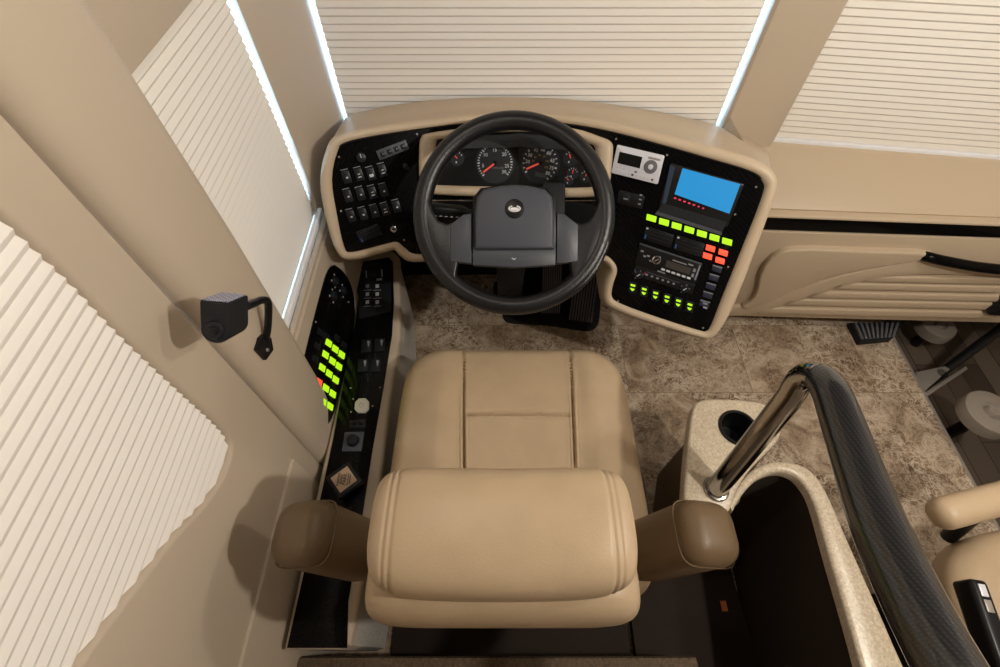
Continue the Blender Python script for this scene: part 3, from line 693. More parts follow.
# pedals on a black mat
pts = [inplane(Matrix(), PZ(*p, .008)) for p in [(503, 300), (502, 318), (510, 323.5), (545, 324), (575, 329), (590, 331), (598, 326), (600, 315), (603, 268), (500, 262)]]
pm = prism('pedal_mat', [(p.x, p.y) for p in chaikin(pts, 2)][::-1], T((0, 0, .009)), .008, BLACKM, None, .002)
tag(pm, 'black rounded mat on the tiled floor under the two pedals', 'mat')
PMETAL = mat('pedal_rubber', (.12, .12, .135), .55)
def pedal(name, label, pxs, z0, z1):
    """pxs = tl,tr,br,bl ; z0 top height z1 bottom height"""
    tl, tr = PZ(*pxs[0], z0), PZ(*pxs[1], z0); br, bl = PZ(*pxs[2], z1), PZ(*pxs[3], z1)
    t = thing(name, label, 'pedal', V(((bl.x+br.x)/2, bl.y+.05, .009)))
    o = bl; x = (br-bl).normalized(); y = (tl-bl).normalized(); n = x.cross(y).normalized(); y = n.cross(x)
    W = (br-bl).length; H = (tl-bl).length; M = frame(o, x, y, n)
    box('pad', (W/2, H/2, 0), (W, H, .012), BLACKM, t, .003, 2, M)
    bm = bmesh.new(); k = 9
    for i in range(k): add_box(bm, (W/k*.55, H*.94, .004), M @ T((W*(i+.5)/k, H/2, .008)), .0006, 1)
    from_bm('rubber_ribs', bm, PMETAL, t)
    c = M @ V((W/2, H/2, -.006)); tube('pedal_arm', [c, c+V((0, .06, -.005)), V((c.x, c.y+.10, .012))], .010, BLACK, t, 10)
pedal('brake_pedal', 'ribbed grey brake pedal, the upright one next to the steering column', [(545, 262), (563, 262), (560, 314), (541, 314)], .22, .06)
pedal('accelerator_pedal', 'long ribbed grey accelerator pedal at the right edge of the black mat', [(578, 270), (600, 272), (592, 324), (568, 321)], .15, .02)

# carpeted kick piece left of the foot well, under the dash
# ------------------------------------------------------------ left console
con = thing('side_console', 'tan driver side console with long black switch panel between seat and wall', 'console', (-.40, .6, 0))
CZ = .39
body = [PZ(*p, CZ) for p in [(344, 256), (368, 254), (393, 250), (399, 256), (400, 300), (400, 335), (390, 400), (383, 460), (372, 540), (350, 645)]]
ol = [(p.x, p.y) for p in body] + [(-.34, .014), (-.456, .014), (-.456, .40), (-.450, .62), (-.450, 1.11)]
prism('body', ol[::-1], T((0, 0, CZ)), .035, VINYL, con, .010, 3)
prism('carpeted_side', [(x-(.004 if i < 11 else 0), y) for i, (x, y) in enumerate(ol)][::-1], T((0, 0, CZ-.035)), CZ-.037, GREYCARPET, con)
pan = [(352, 264), (358, 261), (389, 257.5), (392.5, 262), (394, 300), (392, 335), (383, 390), (372, 452), (360, 530), (348, 602), (347, 648), (287, 648), (300, 590), (320, 500), (333, 440), (349, 350), (356, 320), (356.5, 298), (352, 280)]
pp = [PZ(*p, CZ+.003) for p in pan]
pan_poly = [(max(p.x, -.452), p.y) for p in pp]
PM = T((0, 0, CZ+.004))
prism('switch_panel', pan_poly[::-1], PM, .004, CARBON, con, .001)
# raised top section with keypad
def cz(px, py, off=0): return PZ(px, py, CZ+.004+off)
def cpoly(name, pxs, top, d, m, parent, bevel=0):
    pl = [(p.x, p.y) for p in [cz(*q) for q in pxs]]
    return prism(name, pl[::-1], T((0, 0, CZ+.004+top)), d, m, parent, bevel)
kp = cpoly('keypad_plate', [(356, 266), (361, 263), (389, 260), (391, 264), (391.5, 312), (359, 319), (359, 300), (355.5, 283)], .006, .006, BLACKM, con, .002)
for j in range(3):
    for i in range(2):
        cpoly('key', [(367.8+i*9.8-1.6, 286+j*8), (367.8+i*9.8+1.8, 285.6+j*8), (367.8+i*9.8+1.8, 289+j*8), (367.8+i*9.8-1.6, 289.4+j*8)], .0075, .001, WHITE if (i+j) else WHITED, kp)
        cpoly('key_outline', [(367.8+i*9.8-3.8, 291.3+j*8), (367.8+i*9.8+4, 290.8+j*8), (367.8+i*9.8+4, 291.5+j*8), (367.8+i*9.8-3.8, 292+j*8)], .007, .001, WHITED, kp)
for q in ([(366, 272), (367, 272), (367.5, 279), (366.5, 279)], [(381.5, 270.5), (382.7, 270.5), (383, 278), (382, 278)], [(377, 280), (382.5, 279.5), (382.5, 281.5), (377, 282)]): cpoly('legend', q, .0072, .001, WHITE, kp)
cpoly('key_display', [(370, 272), (378, 271), (378, 278), (370, 279)], .0072, .001, LCDD, kp)
for x, y in ((367, 346.5), (380, 345.5), (363.5, 366), (376, 366)):
    o = cpoly('rocker_switch', [(x-5, y-6), (x+5, y-6.5), (x+4.5, y+6), (x-5.5, y+6.5)], .005, .005, BTN, con, .001)
    cpoly('symbol', [(x+.5, y-4.5), (x+3.5, y-4.6), (x+2.2, y+1), (x+1.4, y+1)], .0056, .001, WHITED, o)
cpoly('white_switch', chaikin([(356, 399.5), (369.5, 399), (369, 413.5), (354.5, 413.5)], 1), .007, .007, CREAM, con, .0015)
M = T(cz(361.8, 406.3)+V((0, 0, .0072)))
tube('ring_mark', [M @ V((.006*math.cos(a), .006*math.sin(a), 0)) for a in [i*math.pi/8 for i in range(17)]], .0008, GREYM, con, 6)
o = cpoly('toggle_plate', [(350, 421), (366, 419.5), (365.5, 428), (349.5, 428)], .003, .003, BTN, con, .0006)
for x in (354.5, 361): c_ = cz(x, 424); cyl('toggle', .005, .004, .010, BLACK, o, T(c_), 16, .002, .001)
o = cpoly('knob_plate', [(345, 432.5), (364.5, 432), (361.5, 451.5), (342, 451.5)], .003, .003, SLATE2, con, .0008)
c_ = cz(353.5, 441.5); cyl('mirror_knob', .017, .014, .016, BTN, o, T(c_), 28, .002, .002)
for x, y in ((350.5, 388), (380, 387.5), (353, 399), (372.5, 406), (351, 412), (352, 487)): cyl('screw', .0028, .002, .0015, GREYM, con, T(cz(x, y)), 12, 0)
# parking brake knob: square diamond head on a stem
pk = thing('park_brake_knob', 'square black parking brake knob with tan printed plate at the rear of the console', 'brake knob', cz(343, 490))
kz = CZ+.050; cs = [PZ(*p, kz) for p in [(347, 461.5), (360.5, 481), (341, 500.5), (327.5, 476)]]
cc = sum(cs, V((0, 0, 0)))/4; ux = (cs[1]-cs[0]).normalized(); uy = V((0, 0, 1)).cross(ux); KM = frame(cc, ux, uy, (0, 0, 1))
kw = .066
cyl('stem', .010, .010, .044, CHROME, pk, T(V((cc.x, cc.y, CZ+.003))), 16)
box('head', (0, 0, -.008), (kw, kw, .020), BLACK, pk, .004, 3, KM)
box('name_plate', (0, 0, .0024), (kw*.70, kw*.70, .001), mat('tan_plate', (.40, .28, .19), .5), pk, .0003, 1, KM)
TM = KM @ RZ(math.radians(90+14))
inkm = mat('ink', (.03, .02, .015), .6)
def TXT(s, size, dx, dy): text('lettering', s, size, KM @ RZ(math.radians(-45-80)) @ T((dx, dy, .0032)), inkm, pk, bold=.0003)
kr = KM.to_3x3()
# the text reads along the plate's diagonal as in the photo
tx = (PZ(345, 468, kz)-PZ(341, 492, kz)).normalized(); ty = V((0, 0, 1)).cross(tx); TM = frame(cc, tx, ty, (0, 0, 1))
for s, size, dy in (('PARKING', .0075, .0125), ('BRAKE', .0078, .0055), ('PARK', .0115, -.0025), ('PULL TO APPLY', .0042, -.0105), ('PUSH RELEASE', .0036, -.0150)):
    text('lettering', s, size, TM @ T((0, dy, .0031)), inkm, pk, bold=.0002)
# lit panel leaning on the wall
WPO = V((-.478, 0, .655)); WPd = V((.026, 0, -.355)).normalized(); WPn = V((.355, 0, .026)).normalized()
def PW(px, py, off=0): return PP(px, py, WPO+WPn*off, WPn)
sw = thing('lit_switch_panel', 'black wall panel with glowing green buttons and one red, left of the console', 'switch panel', PW(333, 400))
def wpoly(name, pxs, off, d, m, parent, bevel=0):
    M = frame(WPO+WPn*off, (0, 1, 0), V(WPn).cross(V((0, 1, 0))), WPn)
    pl = [inplane(M, PW(*q)) for q in pxs]
    ar = sum(pl[i][0]*pl[(i+1) % len(pl)][1]-pl[(i+1) % len(pl)][0]*pl[i][1] for i in range(len(pl)))
    if ar < 0: pl = pl[::-1]
    return prism(name, pl, M, d, m, parent, bevel)
wpoly('panel', [(p.x, p.y) for p in chaikin([(329, 262), (342, 270), (350, 283), (354, 300), (354, 322), (347, 362), (338, 395), (330, 424), (318, 428), (296, 396), (303, 360), (318, 300)], 2)], .003, .003, CARBON, sw, .001)
gr = [(327.2, 343.0), (333.8, 348.9), (340.3, 354.6), (324, 354.6), (331, 361), (337.5, 366.3), (320.7, 367.6), (327.7, 373.6), (334.3, 379.7),
      (317.3, 382.0), (324.4, 388), (331.3, 393.7), (321.6, 401.4), (328.6, 406.2)]
for i, (x, y) in enumerate(gr):
    wpoly('lit_button', [(x-2.0, y-4.6), (x+3.2, y-1.0), (x+2.0, y+4.8), (x-3.2, y+1.2)], .006, .004, RED if i == 9 else GREEN, sw, .001)
for x, y in [(319, 332), (325, 336), (336, 338), (343, 345), (316, 346), (314, 359)]:
    wpoly('dark_button', [(x-2.0, y-4.6), (x+3.2, y-1.0), (x+2.0, y+4.8), (x-3.2, y+1.2)], .0045, .003, BTN, sw, .001)
for (x, y) in ((333, 281), (341, 291), (331, 296)):
    c_ = PW(x, y); M = frame(c_, (0, 1, 0), WPn.cross(V((0, 1, 0))), WPn); kk = cyl('control_knob', .013, .011, .012, BTN, sw, M, 20, .002, .001)
    for a in (.5, 2.2, 4): box('scale_mark', (.018, 0, .004), (.004, .005, .001), WHITE, kk, 0, 2, M @ RZ(a))
for x, y in ((330.5, 265.5), (314.5, 322), (347.5, 302)): c_ = PW(x, y); cyl('screw', .003, .002, .002, GREYM, sw, frame(c_, (0, 1, 0), WPn.cross(V((0, 1, 0))), WPn), 12, .003)

# ------------------------------------------------------------- driver seat
def grid_cushion(name, cx, cy, hw, hd, ztop, h, m, parent, seam=None, n_exp=3.4, taper=0, crown=.018, rr=.05, rot=0, NA=220, NR=70):
    vs = []; fs = []
    prof = []      # (radial fraction, z) from centre top to underside
    for i in range(NR): t = i/(NR-1); prof.append((t*.999, 0, 0))
    rings = []
    def outl(a):
        c, s = math.cos(a), math.sin(a); q = (abs(c)**n_exp+abs(s)**n_exp)**(-1/n_exp); return c*q, s*q
    M = T(V((cx, cy, 0))) @ RZ(rot)
    for i in range(NR):
        t = i/(NR-1)
        for j in range(NA):
            a = 2*math.pi*j/NA; ox, oy = outl(a); x = ox*t*(hw-rr); y = oy*t*(hd-rr); x *= 1-taper*(y/hd)
            z = ztop-crown*(t**3)
            if seam: z -= seam(x, y)
            p = M @ V((x, y, z)); vs.append(p)
    for k in range(1, 9):
        b = math.pi/2*k/8; 
        for j in range(NA):
            a = 2*math.pi*j/NA; ox, oy = outl(a); x = ox*(hw-rr+rr*math.sin(b)); y = oy*(hd-rr+rr*math.sin(b)); x *= 1-taper*(y/hd)
            z = ztop-crown-rr*(1-math.cos(b))
            if seam: z -= seam(x, y)*math.cos(b)
            vs.append(M @ V((x, y, z)))
    for z_, q in ((ztop-crown-rr-(h-rr-crown)*.6, 1.0), (ztop-h, .96)):
        for j in range(NA):
            a = 2*math.pi*j/NA; ox, oy = outl(a); x = ox*hw*q; y = oy*hd*q; x *= 1-taper*(y/hd); vs.append(M @ V((x, y, z_)))
    nr = NR+8+2
    for i in range(nr-1):
        for j in range(NA): fs.append((i*NA+j, i*NA+(j+1) % NA, (i+1)*NA+(j+1) % NA, (i+1)*NA+j))
    fs.append(tuple((nr-1)*NA+j for j in range(NA)))
    return pydata(name, vs, fs, m, parent, True, 1.5)
seat = thing('driver_seat', 'tan leather driver seat facing the steering wheel, seen from above', 'seat', (.035, .33, 0))
def gs(d, w=.0035): return math.exp(-(d/w)**2)
def seam_c(x, y):
    s = 0
    for x0 in (-.118, .133):
        xx = x0-.012*(y/.25)*(1 if x0 < 0 else -1)
        s += .013*gs(x-xx, .0030)+.003*gs(abs(x-xx)-.010, .0018)-.004*gs(abs(x-xx)-.006, .006)
    if -.118 < x < .133: s += .013*gs(y-.094, .003)+.003*gs(abs(y-.094)-.009, .0018)
    # centre panel padded, bolsters raised
    q = max(0, min(1, (abs(x-.007)-.125)/.07)); q = q*q*(3-2*q); k = max(0, min(1, (abs(x)-.17)/.11)); k = k*k*(3-2*k)
    s -= .014*q*(1-k)
    return s
grid_cushion('seat_cushion', .036, .385, .290, .300, .548, .13, LEATHER, seat, seam_c, 6.5, .015, .012, .045, 0, 320, 110)
box('seat_pan', (.034, .36, .40), (.50, .48, .05), BLACKM, seat, .01)
box('pedestal', (.034, .34, .17), (.34, .36, .42), BLACKM, seat, .01)
def loft_pad(name, stations, m, parent, np=48, ang=1.5):
    """stations: list of (x, cy, cz, ry, rz, exp, shear) ; closed body"""
    vs = []; fs = []
    for (x, cy, cz_, ry, rz, e, sh) in stations:
        for j in range(np):
            a = 2*math.pi*j/np; c, s = math.cos(a), math.sin(a); q = (abs(c)**e+abs(s)**e)**(-1/e)
            yy, zz = c*q*ry, s*q*rz
            vs.append((x, cy+yy+sh*zz, cz_+zz))
    n = len(stations)
    for i in range(n-1):
        for j in range(np): fs.append((i*np+j, i*np+(j+1) % np, (i+1)*np+(j+1) % np, (i+1)*np+j))
    fs.append(tuple(range(np))); fs.append(tuple((n-1)*np+j for j in range(np)))
    return pydata(name, vs, fs, m, parent, True, ang)
def pad_stations(cx, cy, cz_, hw, ry, rz, e=2.6, ex=4.5, sh=0, N_=90, seams=(), sag=0, wob=0):
    out = []
    for i in range(N_+1):
        t = math.sin(math.pi/2*(-1+2*i/N_)); x = hw*t
        f = max(0.03, (1-abs(t)**ex))**(1/ex) if abs(t) < 1 else .03
        g = 1
        for s0 in seams: g -= .035*gs(abs(x)-s0-.02*0, .0022)+.030*gs(abs(x)-s0-.009, .002)
        out.append((cx+x, cy-sag*(1-(t*t)), cz_, ry*f*g, rz*f*g, e, sh))
    return out
# headrest pillow, across the top of the backrest
hz = .875
loft_pad('head_pillow', pad_stations(.003, .153, hz, .181, .086, .066, 2.9, 6, 0, 150, (.146,), .006), LEATHER, seat)
# backrest: front cushion and rear shell
loft_pad('backrest', pad_stations(.004, .110, .65, .207, .066, .20, 3.2, 7, -.10, 60), LEATHER, seat)
loft_pad('back_shell', pad_stations(.004, .121, .60, .213, .040, .212, 4.5, 9, -.06, 60), LEATHER, seat)
for s_ in (-1, 1):
    cx = .008+s_*.256
    bm = bmesh.new()
    Mx = frame(V((cx+s_*.035, .165, .70)), V((1, 0, -.35*s_)), (0, 1, 0), V((.35*s_, 0, 1)))
    add_box(bm, (.105, .100, .24), Mx, .034, 5)
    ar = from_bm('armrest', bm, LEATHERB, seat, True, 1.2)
    ar['label'] = 'brown folded-up armrest'
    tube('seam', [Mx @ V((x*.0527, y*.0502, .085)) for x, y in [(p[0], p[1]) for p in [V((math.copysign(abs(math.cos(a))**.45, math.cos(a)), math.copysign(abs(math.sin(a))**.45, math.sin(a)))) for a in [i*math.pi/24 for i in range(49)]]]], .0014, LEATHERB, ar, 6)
    box('armrest_bracket', (cx-s_*.035, .15, .60), (.05, .05, .06), BLACKM, seat, .008)

# -------------------------------------------------- counter and low wall
CT = .50
ctr = thing('side_counter', 'speckled beige counter end with cup holder to the right of the driver seat', 'counter', (.56, .45, 0))
cp = [(p.x, p.y) for p in [PZ(*q, CT) for q in [(692, 408), (697, 401), (708, 398), (745, 399), (770, 404), (782, 418), (782, 436), (772, 448), (752, 467), (735, 492), (732, 515), (684, 520), (684, 490), (687, 450)]]]
cp = [(p.x, p.y) for p in chaikin(cp, 2)]
prism('worktop', cp[::-1], T((0, 0, CT)), .035, SPECK, ctr, .008, 3)
cx_ = sum(p[0] for p in cp)/len(cp); cy_ = sum(p[1] for p in cp)/len(cp)
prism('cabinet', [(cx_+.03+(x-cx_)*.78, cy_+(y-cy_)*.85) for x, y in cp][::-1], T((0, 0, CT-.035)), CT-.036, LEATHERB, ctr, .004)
cc = PZ(738, 428, CT)
# cup holder: dark well standing in a ring
M = T(V((cc.x, cc.y, CT)))
bm = bmesh.new(); tube_bm(bm, [V((.043*math.cos(a), .043*math.sin(a), .002)) for a in [i*math.pi/24 for i in range(49)]], .004, 10, False); bmesh.ops.transform(bm, matrix=M, verts=bm.verts)
ch = from_bm('cup_holder', bm, BLACK, ctr)
vs = []; fs = []; pr = [(.043, .003), (.040, .001), (.038, -.03), (.036, -.075), (.0, -.076)]
cup_hole_r = .041
for r_, z_ in pr:
    for i in range(32): a = 2*math.pi*i/32; vs.append(M @ V((max(r_, .001)*math.cos(a), max(r_, .001)*math.sin(a), z_)))
fs = [(k*32+i, k*32+(i+1) % 32, (k+1)*32+(i+1) % 32, (k+1)*32+i) for k in range(4) for i in range(32)]
well = pydata('cup_well', vs, fs, BLACK, ch, True, .6)
# cut the worktop and cabinet for the well
def cut(objs, M, r, d):
    bm = bmesh.new(); add_cyl(bm, r, r, d, M, 40, -d+.02); me = bpy.data.meshes.new('c'); bmesh.ops.recalc_face_normals(bm, faces=bm.faces); bm.to_mesh(me); bm.free()
    c = bpy.data.objects.new('cutter', me); C.objects.link(c)
    for o in objs:
        md = o.modifiers.new('b', 'BOOLEAN'); md.operation = 'DIFFERENCE'; md.object = c; md.solver = 'EXACT'
        dg = bpy.context.evaluated_depsgraph_get(); nm = bpy.data.meshes.new_from_object(o.evaluated_get(dg)); o.modifiers.clear(); o.data = nm
    bpy.data.objects.remove(c)
cut([o for o in ctr.children if o.name.startswith(('worktop', 'cabinet'))], M, .0405, .12)

# curved low wall: thin, with rounded solid surface cap
inn = [(733, 512), (742, 496), (757, 480), (776, 472), (792, 474), (804, 484), (815, 504), (830, 556), (846, 610), (862, 667), (884, 760)]
oo = [(728, 503), (738, 486), (754, 469), (776, 461), (800, 464), (817, 476), (831, 500), (852, 548), (878, 606), (905, 667), (950, 760)]
I = catmull([PZ(*p, CT) for p in inn], 6); O = catmull([PZ(*p, CT) for p in oo], 6)
lw = thing('low_partition', 'curved low partition with beige solid-surface cap beside the carbon grab rail', 'partition', (.72, .1, 0))
def ribbon(name, I, O, z0, z1, m, parent, r=.008):
    vs = []; fs = []
    for a, b in zip(I, O):
        d = (b-a); u = d.normalized()
        for p, z in ((a, z0), (a, z1-r), (a+u*r*.3, z1-r*.3), (a+u*r, z1), (b-u*r, z1), (b-u*r*.3, z1-r*.3), (b, z1-r), (b, z0)): vs.append((p.x, p.y, z))
    n = len(I)
    for i in range(n-1):
        for k in range(8): fs.append((i*8+k, i*8+(k+1) % 8, (i+1)*8+(k+1) % 8, (i+1)*8+k))
    fs.append(tuple(range(8))); fs.append(tuple((n-1)*8+k for k in range(8)))
    return pydata(name, vs, fs, m, parent, True, 1.0)
ribbon('cap', I, O, CT-.03, CT, SPECK, lw)
I2 = [a.lerp(b, .12) for a, b in zip(I, O)]; O2 = [a.lerp(b, .88) for a, b in zip(I, O)]
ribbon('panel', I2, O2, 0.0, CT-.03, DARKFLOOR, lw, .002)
# dark box inside the wall
bx = thing('storage_bin', 'dark brown lined recess inside the curved partition right of the seat', 'bin', (.55, .1, 0))
fp = [(p.x, p.y) for p in [PZ(*q, .03) for q in [(700, 470), (775, 475), (840, 530), (900, 740), (700, 740)]]]
pf = [(.60, .34), (.68, .30), (.70, -.12), (.50, -.12), (.37, .0), (.37, .22), (.58, .22)]
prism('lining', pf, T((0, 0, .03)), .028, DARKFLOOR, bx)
box('orange_label', (0, 0, 0), (.022, .001, .018), ORANGE, bx, 0, 2, frame(PY(755, 526, .20), (1, 0, 0), (0, 0, 1), (0, -1, 0))) if 0 else None
box('orange_label', (0, 0, 0), (.016, .026, .002), ORANGE, bx, 0, 2, T(PZ(724, 606, .033)))
# ----------------------------------------------------------- grab rail
gr_ = thing('grab_rail', 'large bent grab rail, chrome leg and woven carbon arm over the partition', 'grab rail', PZ(715, 490, CT))
base = PZ(716, 489, CT)
ap = PX(806, 377, .515)
P1 = [base, base.lerp(ap, .5)+V((0, 0, 0)), base.lerp(ap, .86)]
top2 = PX(828, 384, .52); 
path = [base, base.lerp(ap, .3), base.lerp(ap, .6), base.lerp(ap, .84), PX(802, 378.5, .512), PX(817, 377, .517), PX(830, 391, .520), PX(842, 422, .517), PX(862, 480, .508), PX(885, 540, .497), PX(916, 606, .484), PX(958, 684, .470), PX(1010, 770, .455)]
pth = catmull(path, 10); nchr = 52
def rad_at(i): t = i/len(pth); return .0225+.0105*max(0, min(1, (t-.38)/.35))
rads = [rad_at(i) for i in range(len(pth))]
tube('chrome_leg', pth[:nchr], rads[:nchr], DCHROME, gr_, 32)
tube('carbon_arm', pth[nchr-1:], [r+.0006 for r in rads[nchr-1:]], WEAVE, gr_, 32, True)
cyl('base_flange', .030, .027, .006, DCHROME, gr_, T(base), 32, 0, .001)

# ------------------------------------------------- passenger side dash
pdash = thing('passenger_dashboard', 'tan passenger-side dash wall with black inlay strip and sculpted louvres', 'dashboard panel', (1.25, 1.25, 0))
O0 = V((.826, 1.302, 0)); HD = BP; ND = BN       # HD along the wall, ND towards the cabin
def DP(s, d, z): p = O0+HD*s+ND*d; return V((p.x, p.y, z))
# profile (d, z)
prf = [(-.01, .722), (.012, .716), (.06, .685), (.115, .637), (.140, .613), (.146, .606), (.145, .6005), (.148, .600), (.166, .5995), (.170, .597), (.171, .592), (.165, .586)]
vs = []; fs = []; ns = 2
def PD0(px, py): return PP(px, py, DP(0, .165, 0), ND)
qa, qb = PD0(780, 215.0), PD0(995, 223.0); sa, sb = (qa-O0).dot(HD), (qb-O0).dot(HD)
for s in (-.03, 1.62):
    ze = qa.z+(qb.z-qa.z)*(s-sa)/(sb-sa)
    for d, z in prf:
        k = max(0, min(1, (.716-z)/(.716-.60))); vs.append(DP(s, d, z+(ze-.598)*k))
n = len(prf)
fs = [(i, i+1, n+i+1, n+i) for i in range(n-1)]
pydata('upper_pad', vs, fs, VINYLD, pdash, True, .5)
FD = .168
fM = frame(DP(0, FD, 0), HD, (0, 0, 1), ND)
def PD(px, py, off=0): return PP(px, py, DP(0, FD+off, 0), ND)
def dpoly(name, pxs, off, d, m, parent, bevel=0, sm=0, seg=2):
    if sm: pxs = [(p.x, p.y) for p in chaikin(pxs, sm)]
    M = frame(DP(0, FD+off, 0), HD, (0, 0, 1), ND)
    M = frame(DP(0, FD+off, 0), -HD, (0, 0, 1), ND) if HD.cross(V((0, 0, 1))).dot(ND) < 0 else M
    pl = [inplane(M, PD(*q)) for q in pxs]
    ar = sum(pl[i][0]*pl[(i+1) % len(pl)][1]-pl[(i+1) % len(pl)][0]*pl[i][1] for i in range(len(pl)))
    if ar < 0: pl = pl[::-1]
    return prism(name, pl, M, d, m, parent, bevel, seg)
dpoly('face_panel', [(730, 230.5), (1080, 242), (1100, 325.5), (730, 316)], 0, .12, VINYLD, pdash, .004)
dpoly('inlay_strip', [(740, 214), (1080, 227), (1080, 241.5), (740, 229.5)], -.002, .03, CARBON, pdash, .004)
# sculpted relief: swoosh rim + armrest bulge + louvres
dpoly('sculpted_bulge', [(740, 303), (748, 299), (756, 290), (760, 265), (775, 249), (795, 244.5), (860, 247), (935, 249), (918, 257), (880, 262), (835, 270), (800, 283), (768, 299), (748, 306)], .022, .023, VINYLD, pdash, .007, 1, 4)
rimpts = [(715, 304), (742, 304.5), (775, 295), (810, 282), (850, 270), (890, 263), (925, 256), (950, 262), (1020, 268), (1020, 274), (930, 271), (890, 273), (850, 281), (812, 294), (780, 304), (745, 313), (700, 315)]
dpoly('swoosh_rim', rimpts, .014, .015, VINYLD, pdash, .004, 1, 3)
for i, (x0, y0, x1, y1) in enumerate([(868, 273.5, 1005, 276), (838, 281, 1001, 284), (812, 289.5, 998, 293), (790, 297, 996, 301), (768, 305.5, 994, 310)]):
    dpoly('louvre', [(x0, y0), (x1, y1), (x1, y1+4), (x1-3, y1+6.2), (x0-8, y0+5.6), (x0-10, y0+5)], .014, .015, VINYLD, pdash, .005, 0, 3)
hd_ = thing('grab_handle', 'black carbon grab handle bar on the passenger dash wall above the louvres', 'handle', PD(930, 258))
hpts = [PD(921, 255, .0), PD(928, 257, .018), PD(945, 261, .028), PD(975, 266.5, .036), PD(1005, 270, .040), PD(1040, 274, .03)]
tube('bar', catmull(hpts, 8), [.010]*3+[.016]*38, CARBON, hd_, 20)
kn = thing('door_latch', 'black rounded latch at the right end of the louvred dash wall', 'latch', PD(1000, 305))
box('body', (0, 0, 0), (.07, .10, .04), BLACK, kn, .015, 3, frame(PD(1006, 304, .015), HD, (0, 0, 1), ND))

# ------------------------------------------------- entry step well items
sm_ = thing('vent_grille', 'dark ribbed grille block standing on the tiles under the passenger dash', 'grille', PZ(875, 340, 0))
gp = [(p.x, p.y) for p in [PZ(*q, .03) for q in [(851, 322), (905, 322), (893, 338), (861, 341)]]]
prism('block', gp[::-1], T((0, 0, .03)), .03, BLACKM, sm_, .004)
bm = bmesh.new()
for i in range(9):
    a = PZ(855+i*5.4, 322, .032); b = PZ(863+i*3.7, 340-i*.3, .032); dd = b-a
    add_box(bm, (.009, dd.length*.9, .006), frame((a+b)/2, V((0, 0, 1)).cross(dd)*-1, dd, (0, 0, 1)), .001, 1)
from_bm('ribs', bm, PMETAL, sm_)
CAPM = mat('grey_cap', (.27, .235, .20), .5)
def disc(name, label, px, py, z, r, base=-.2):
    c = PZ(px, py, z); t = thing(name, label, 'hub cap', (c.x, c.y, base))
    vs = []; pr = [(r*.98, -.05), (r, -.02), (r*.95, -.006), (r*.8, 0), (r*.42, .002), (r*.36, -.008), (r*.30, -.010), (r*.26, -.002), (r*.2, .004), (.001, .005)]
    for rr, zz in pr:
        for i in range(40): a = 2*math.pi*i/40; vs.append((c.x+rr*math.cos(a), c.y+rr*math.sin(a), z+zz))
    fs = [(k*40+i, k*40+(i+1) % 40, (k+1)*40+(i+1) % 40, (k+1)*40+i) for k in range(len(pr)-1) for i in range(40)]
    pydata('cap', vs, fs, CAPM, t, True, .8)
    cyl('post', .02, .02, z-base-.03, BLACK, t, T(V((c.x, c.y, base))), 16)
    return t
disc('round_pedestal_cap', 'larger round grey cap low at the right edge beyond the floor edge', 994, 411, .10, .085)
disc('round_pedestal_cap', 'smaller round grey cap tucked beneath the passenger dash in the step well', 940, 324, -.05, .07)
dr = thing('entry_door_closer', 'black metal arm with flat grey bracket leaning across the dark step well', 'door arm', PZ(925, 380, -.2))
a, b = PZ(1010, 322, .05), PZ(935, 378, -.1)
tube('black_arm', [a, b], .018, BLACK, dr, 12)
for q, zz in (([(916, 372), (945, 366), (950, 369), (925, 391), (918, 393)], -.06), ([(924, 393), (966, 366), (968, 369), (926, 397)], -.10)):
    pl = [(p.x, p.y) for p in [PZ(*w, zz) for w in q]]; prism('bracket', pl[::-1], T((0, 0, zz)), .012, GREYM, dr, .002)
cyl('foot', .02, .02, .14, BLACK, dr, T(V((b.x, b.y, -.2))), 12)

# ---------------------------------------------------------- passenger seat
ps = thing('passenger_seat', 'tan passenger seat partly in view at the lower right edge', 'seat', (1.18, .0, 0))
a0 = [PZ(*q, .62) for q in [(928, 506), (1000, 487)]]
dd = V((a0[1]-a0[0])).normalized(); Mx = frame(PZ(968, 507, .60)+dd*.13, dd, V((0, 0, 1)).cross(dd), (0, 0, 1))
bm = bmesh.new(); add_box(bm, (.42, .062, .06), Mx, .026, 5)
ar = from_bm('armrest', bm, LEATHER, ps, True, 1.2)
tube('armrest_post', [Mx @ V((-.05, 0, -.03)), Mx @ V((-.03, -.04, -.20))], .016, BLACK, ps, 12)
cq = PZ(957, 560, .50)
grid_cushion('seat_cushion', cq.x+.27, cq.y-.19, .28, .27, .50, .12, LEATHER, ps, None, 3.4, 0, .012, .045, .12, 90, 20)
box('pedestal', (1.22, -.02, .2), (.34, .34, .38), BLACKM, ps, .01)
cM = PZ(980, 612, .53); dv = (PZ(994, 660, .53)-PZ(967, 583, .53)).normalized(); Mc = frame(cM, V((0, 0, 1)).cross(-dv)*-1, -dv, (0, 0, 1))
cb = box('control_box', (0, -.02, -.03), (.034, .15, .05), BLACK, ps, .008, 3, Mc @ T((0, 0, .028)))
box('switch', (0, .035, .024), (.013, .022, .004), SILVER, cb, .001, 2, Mc); box('switch', (0, .008, .024), (.013, .022, .004), GREYM, cb, .001, 2, Mc)

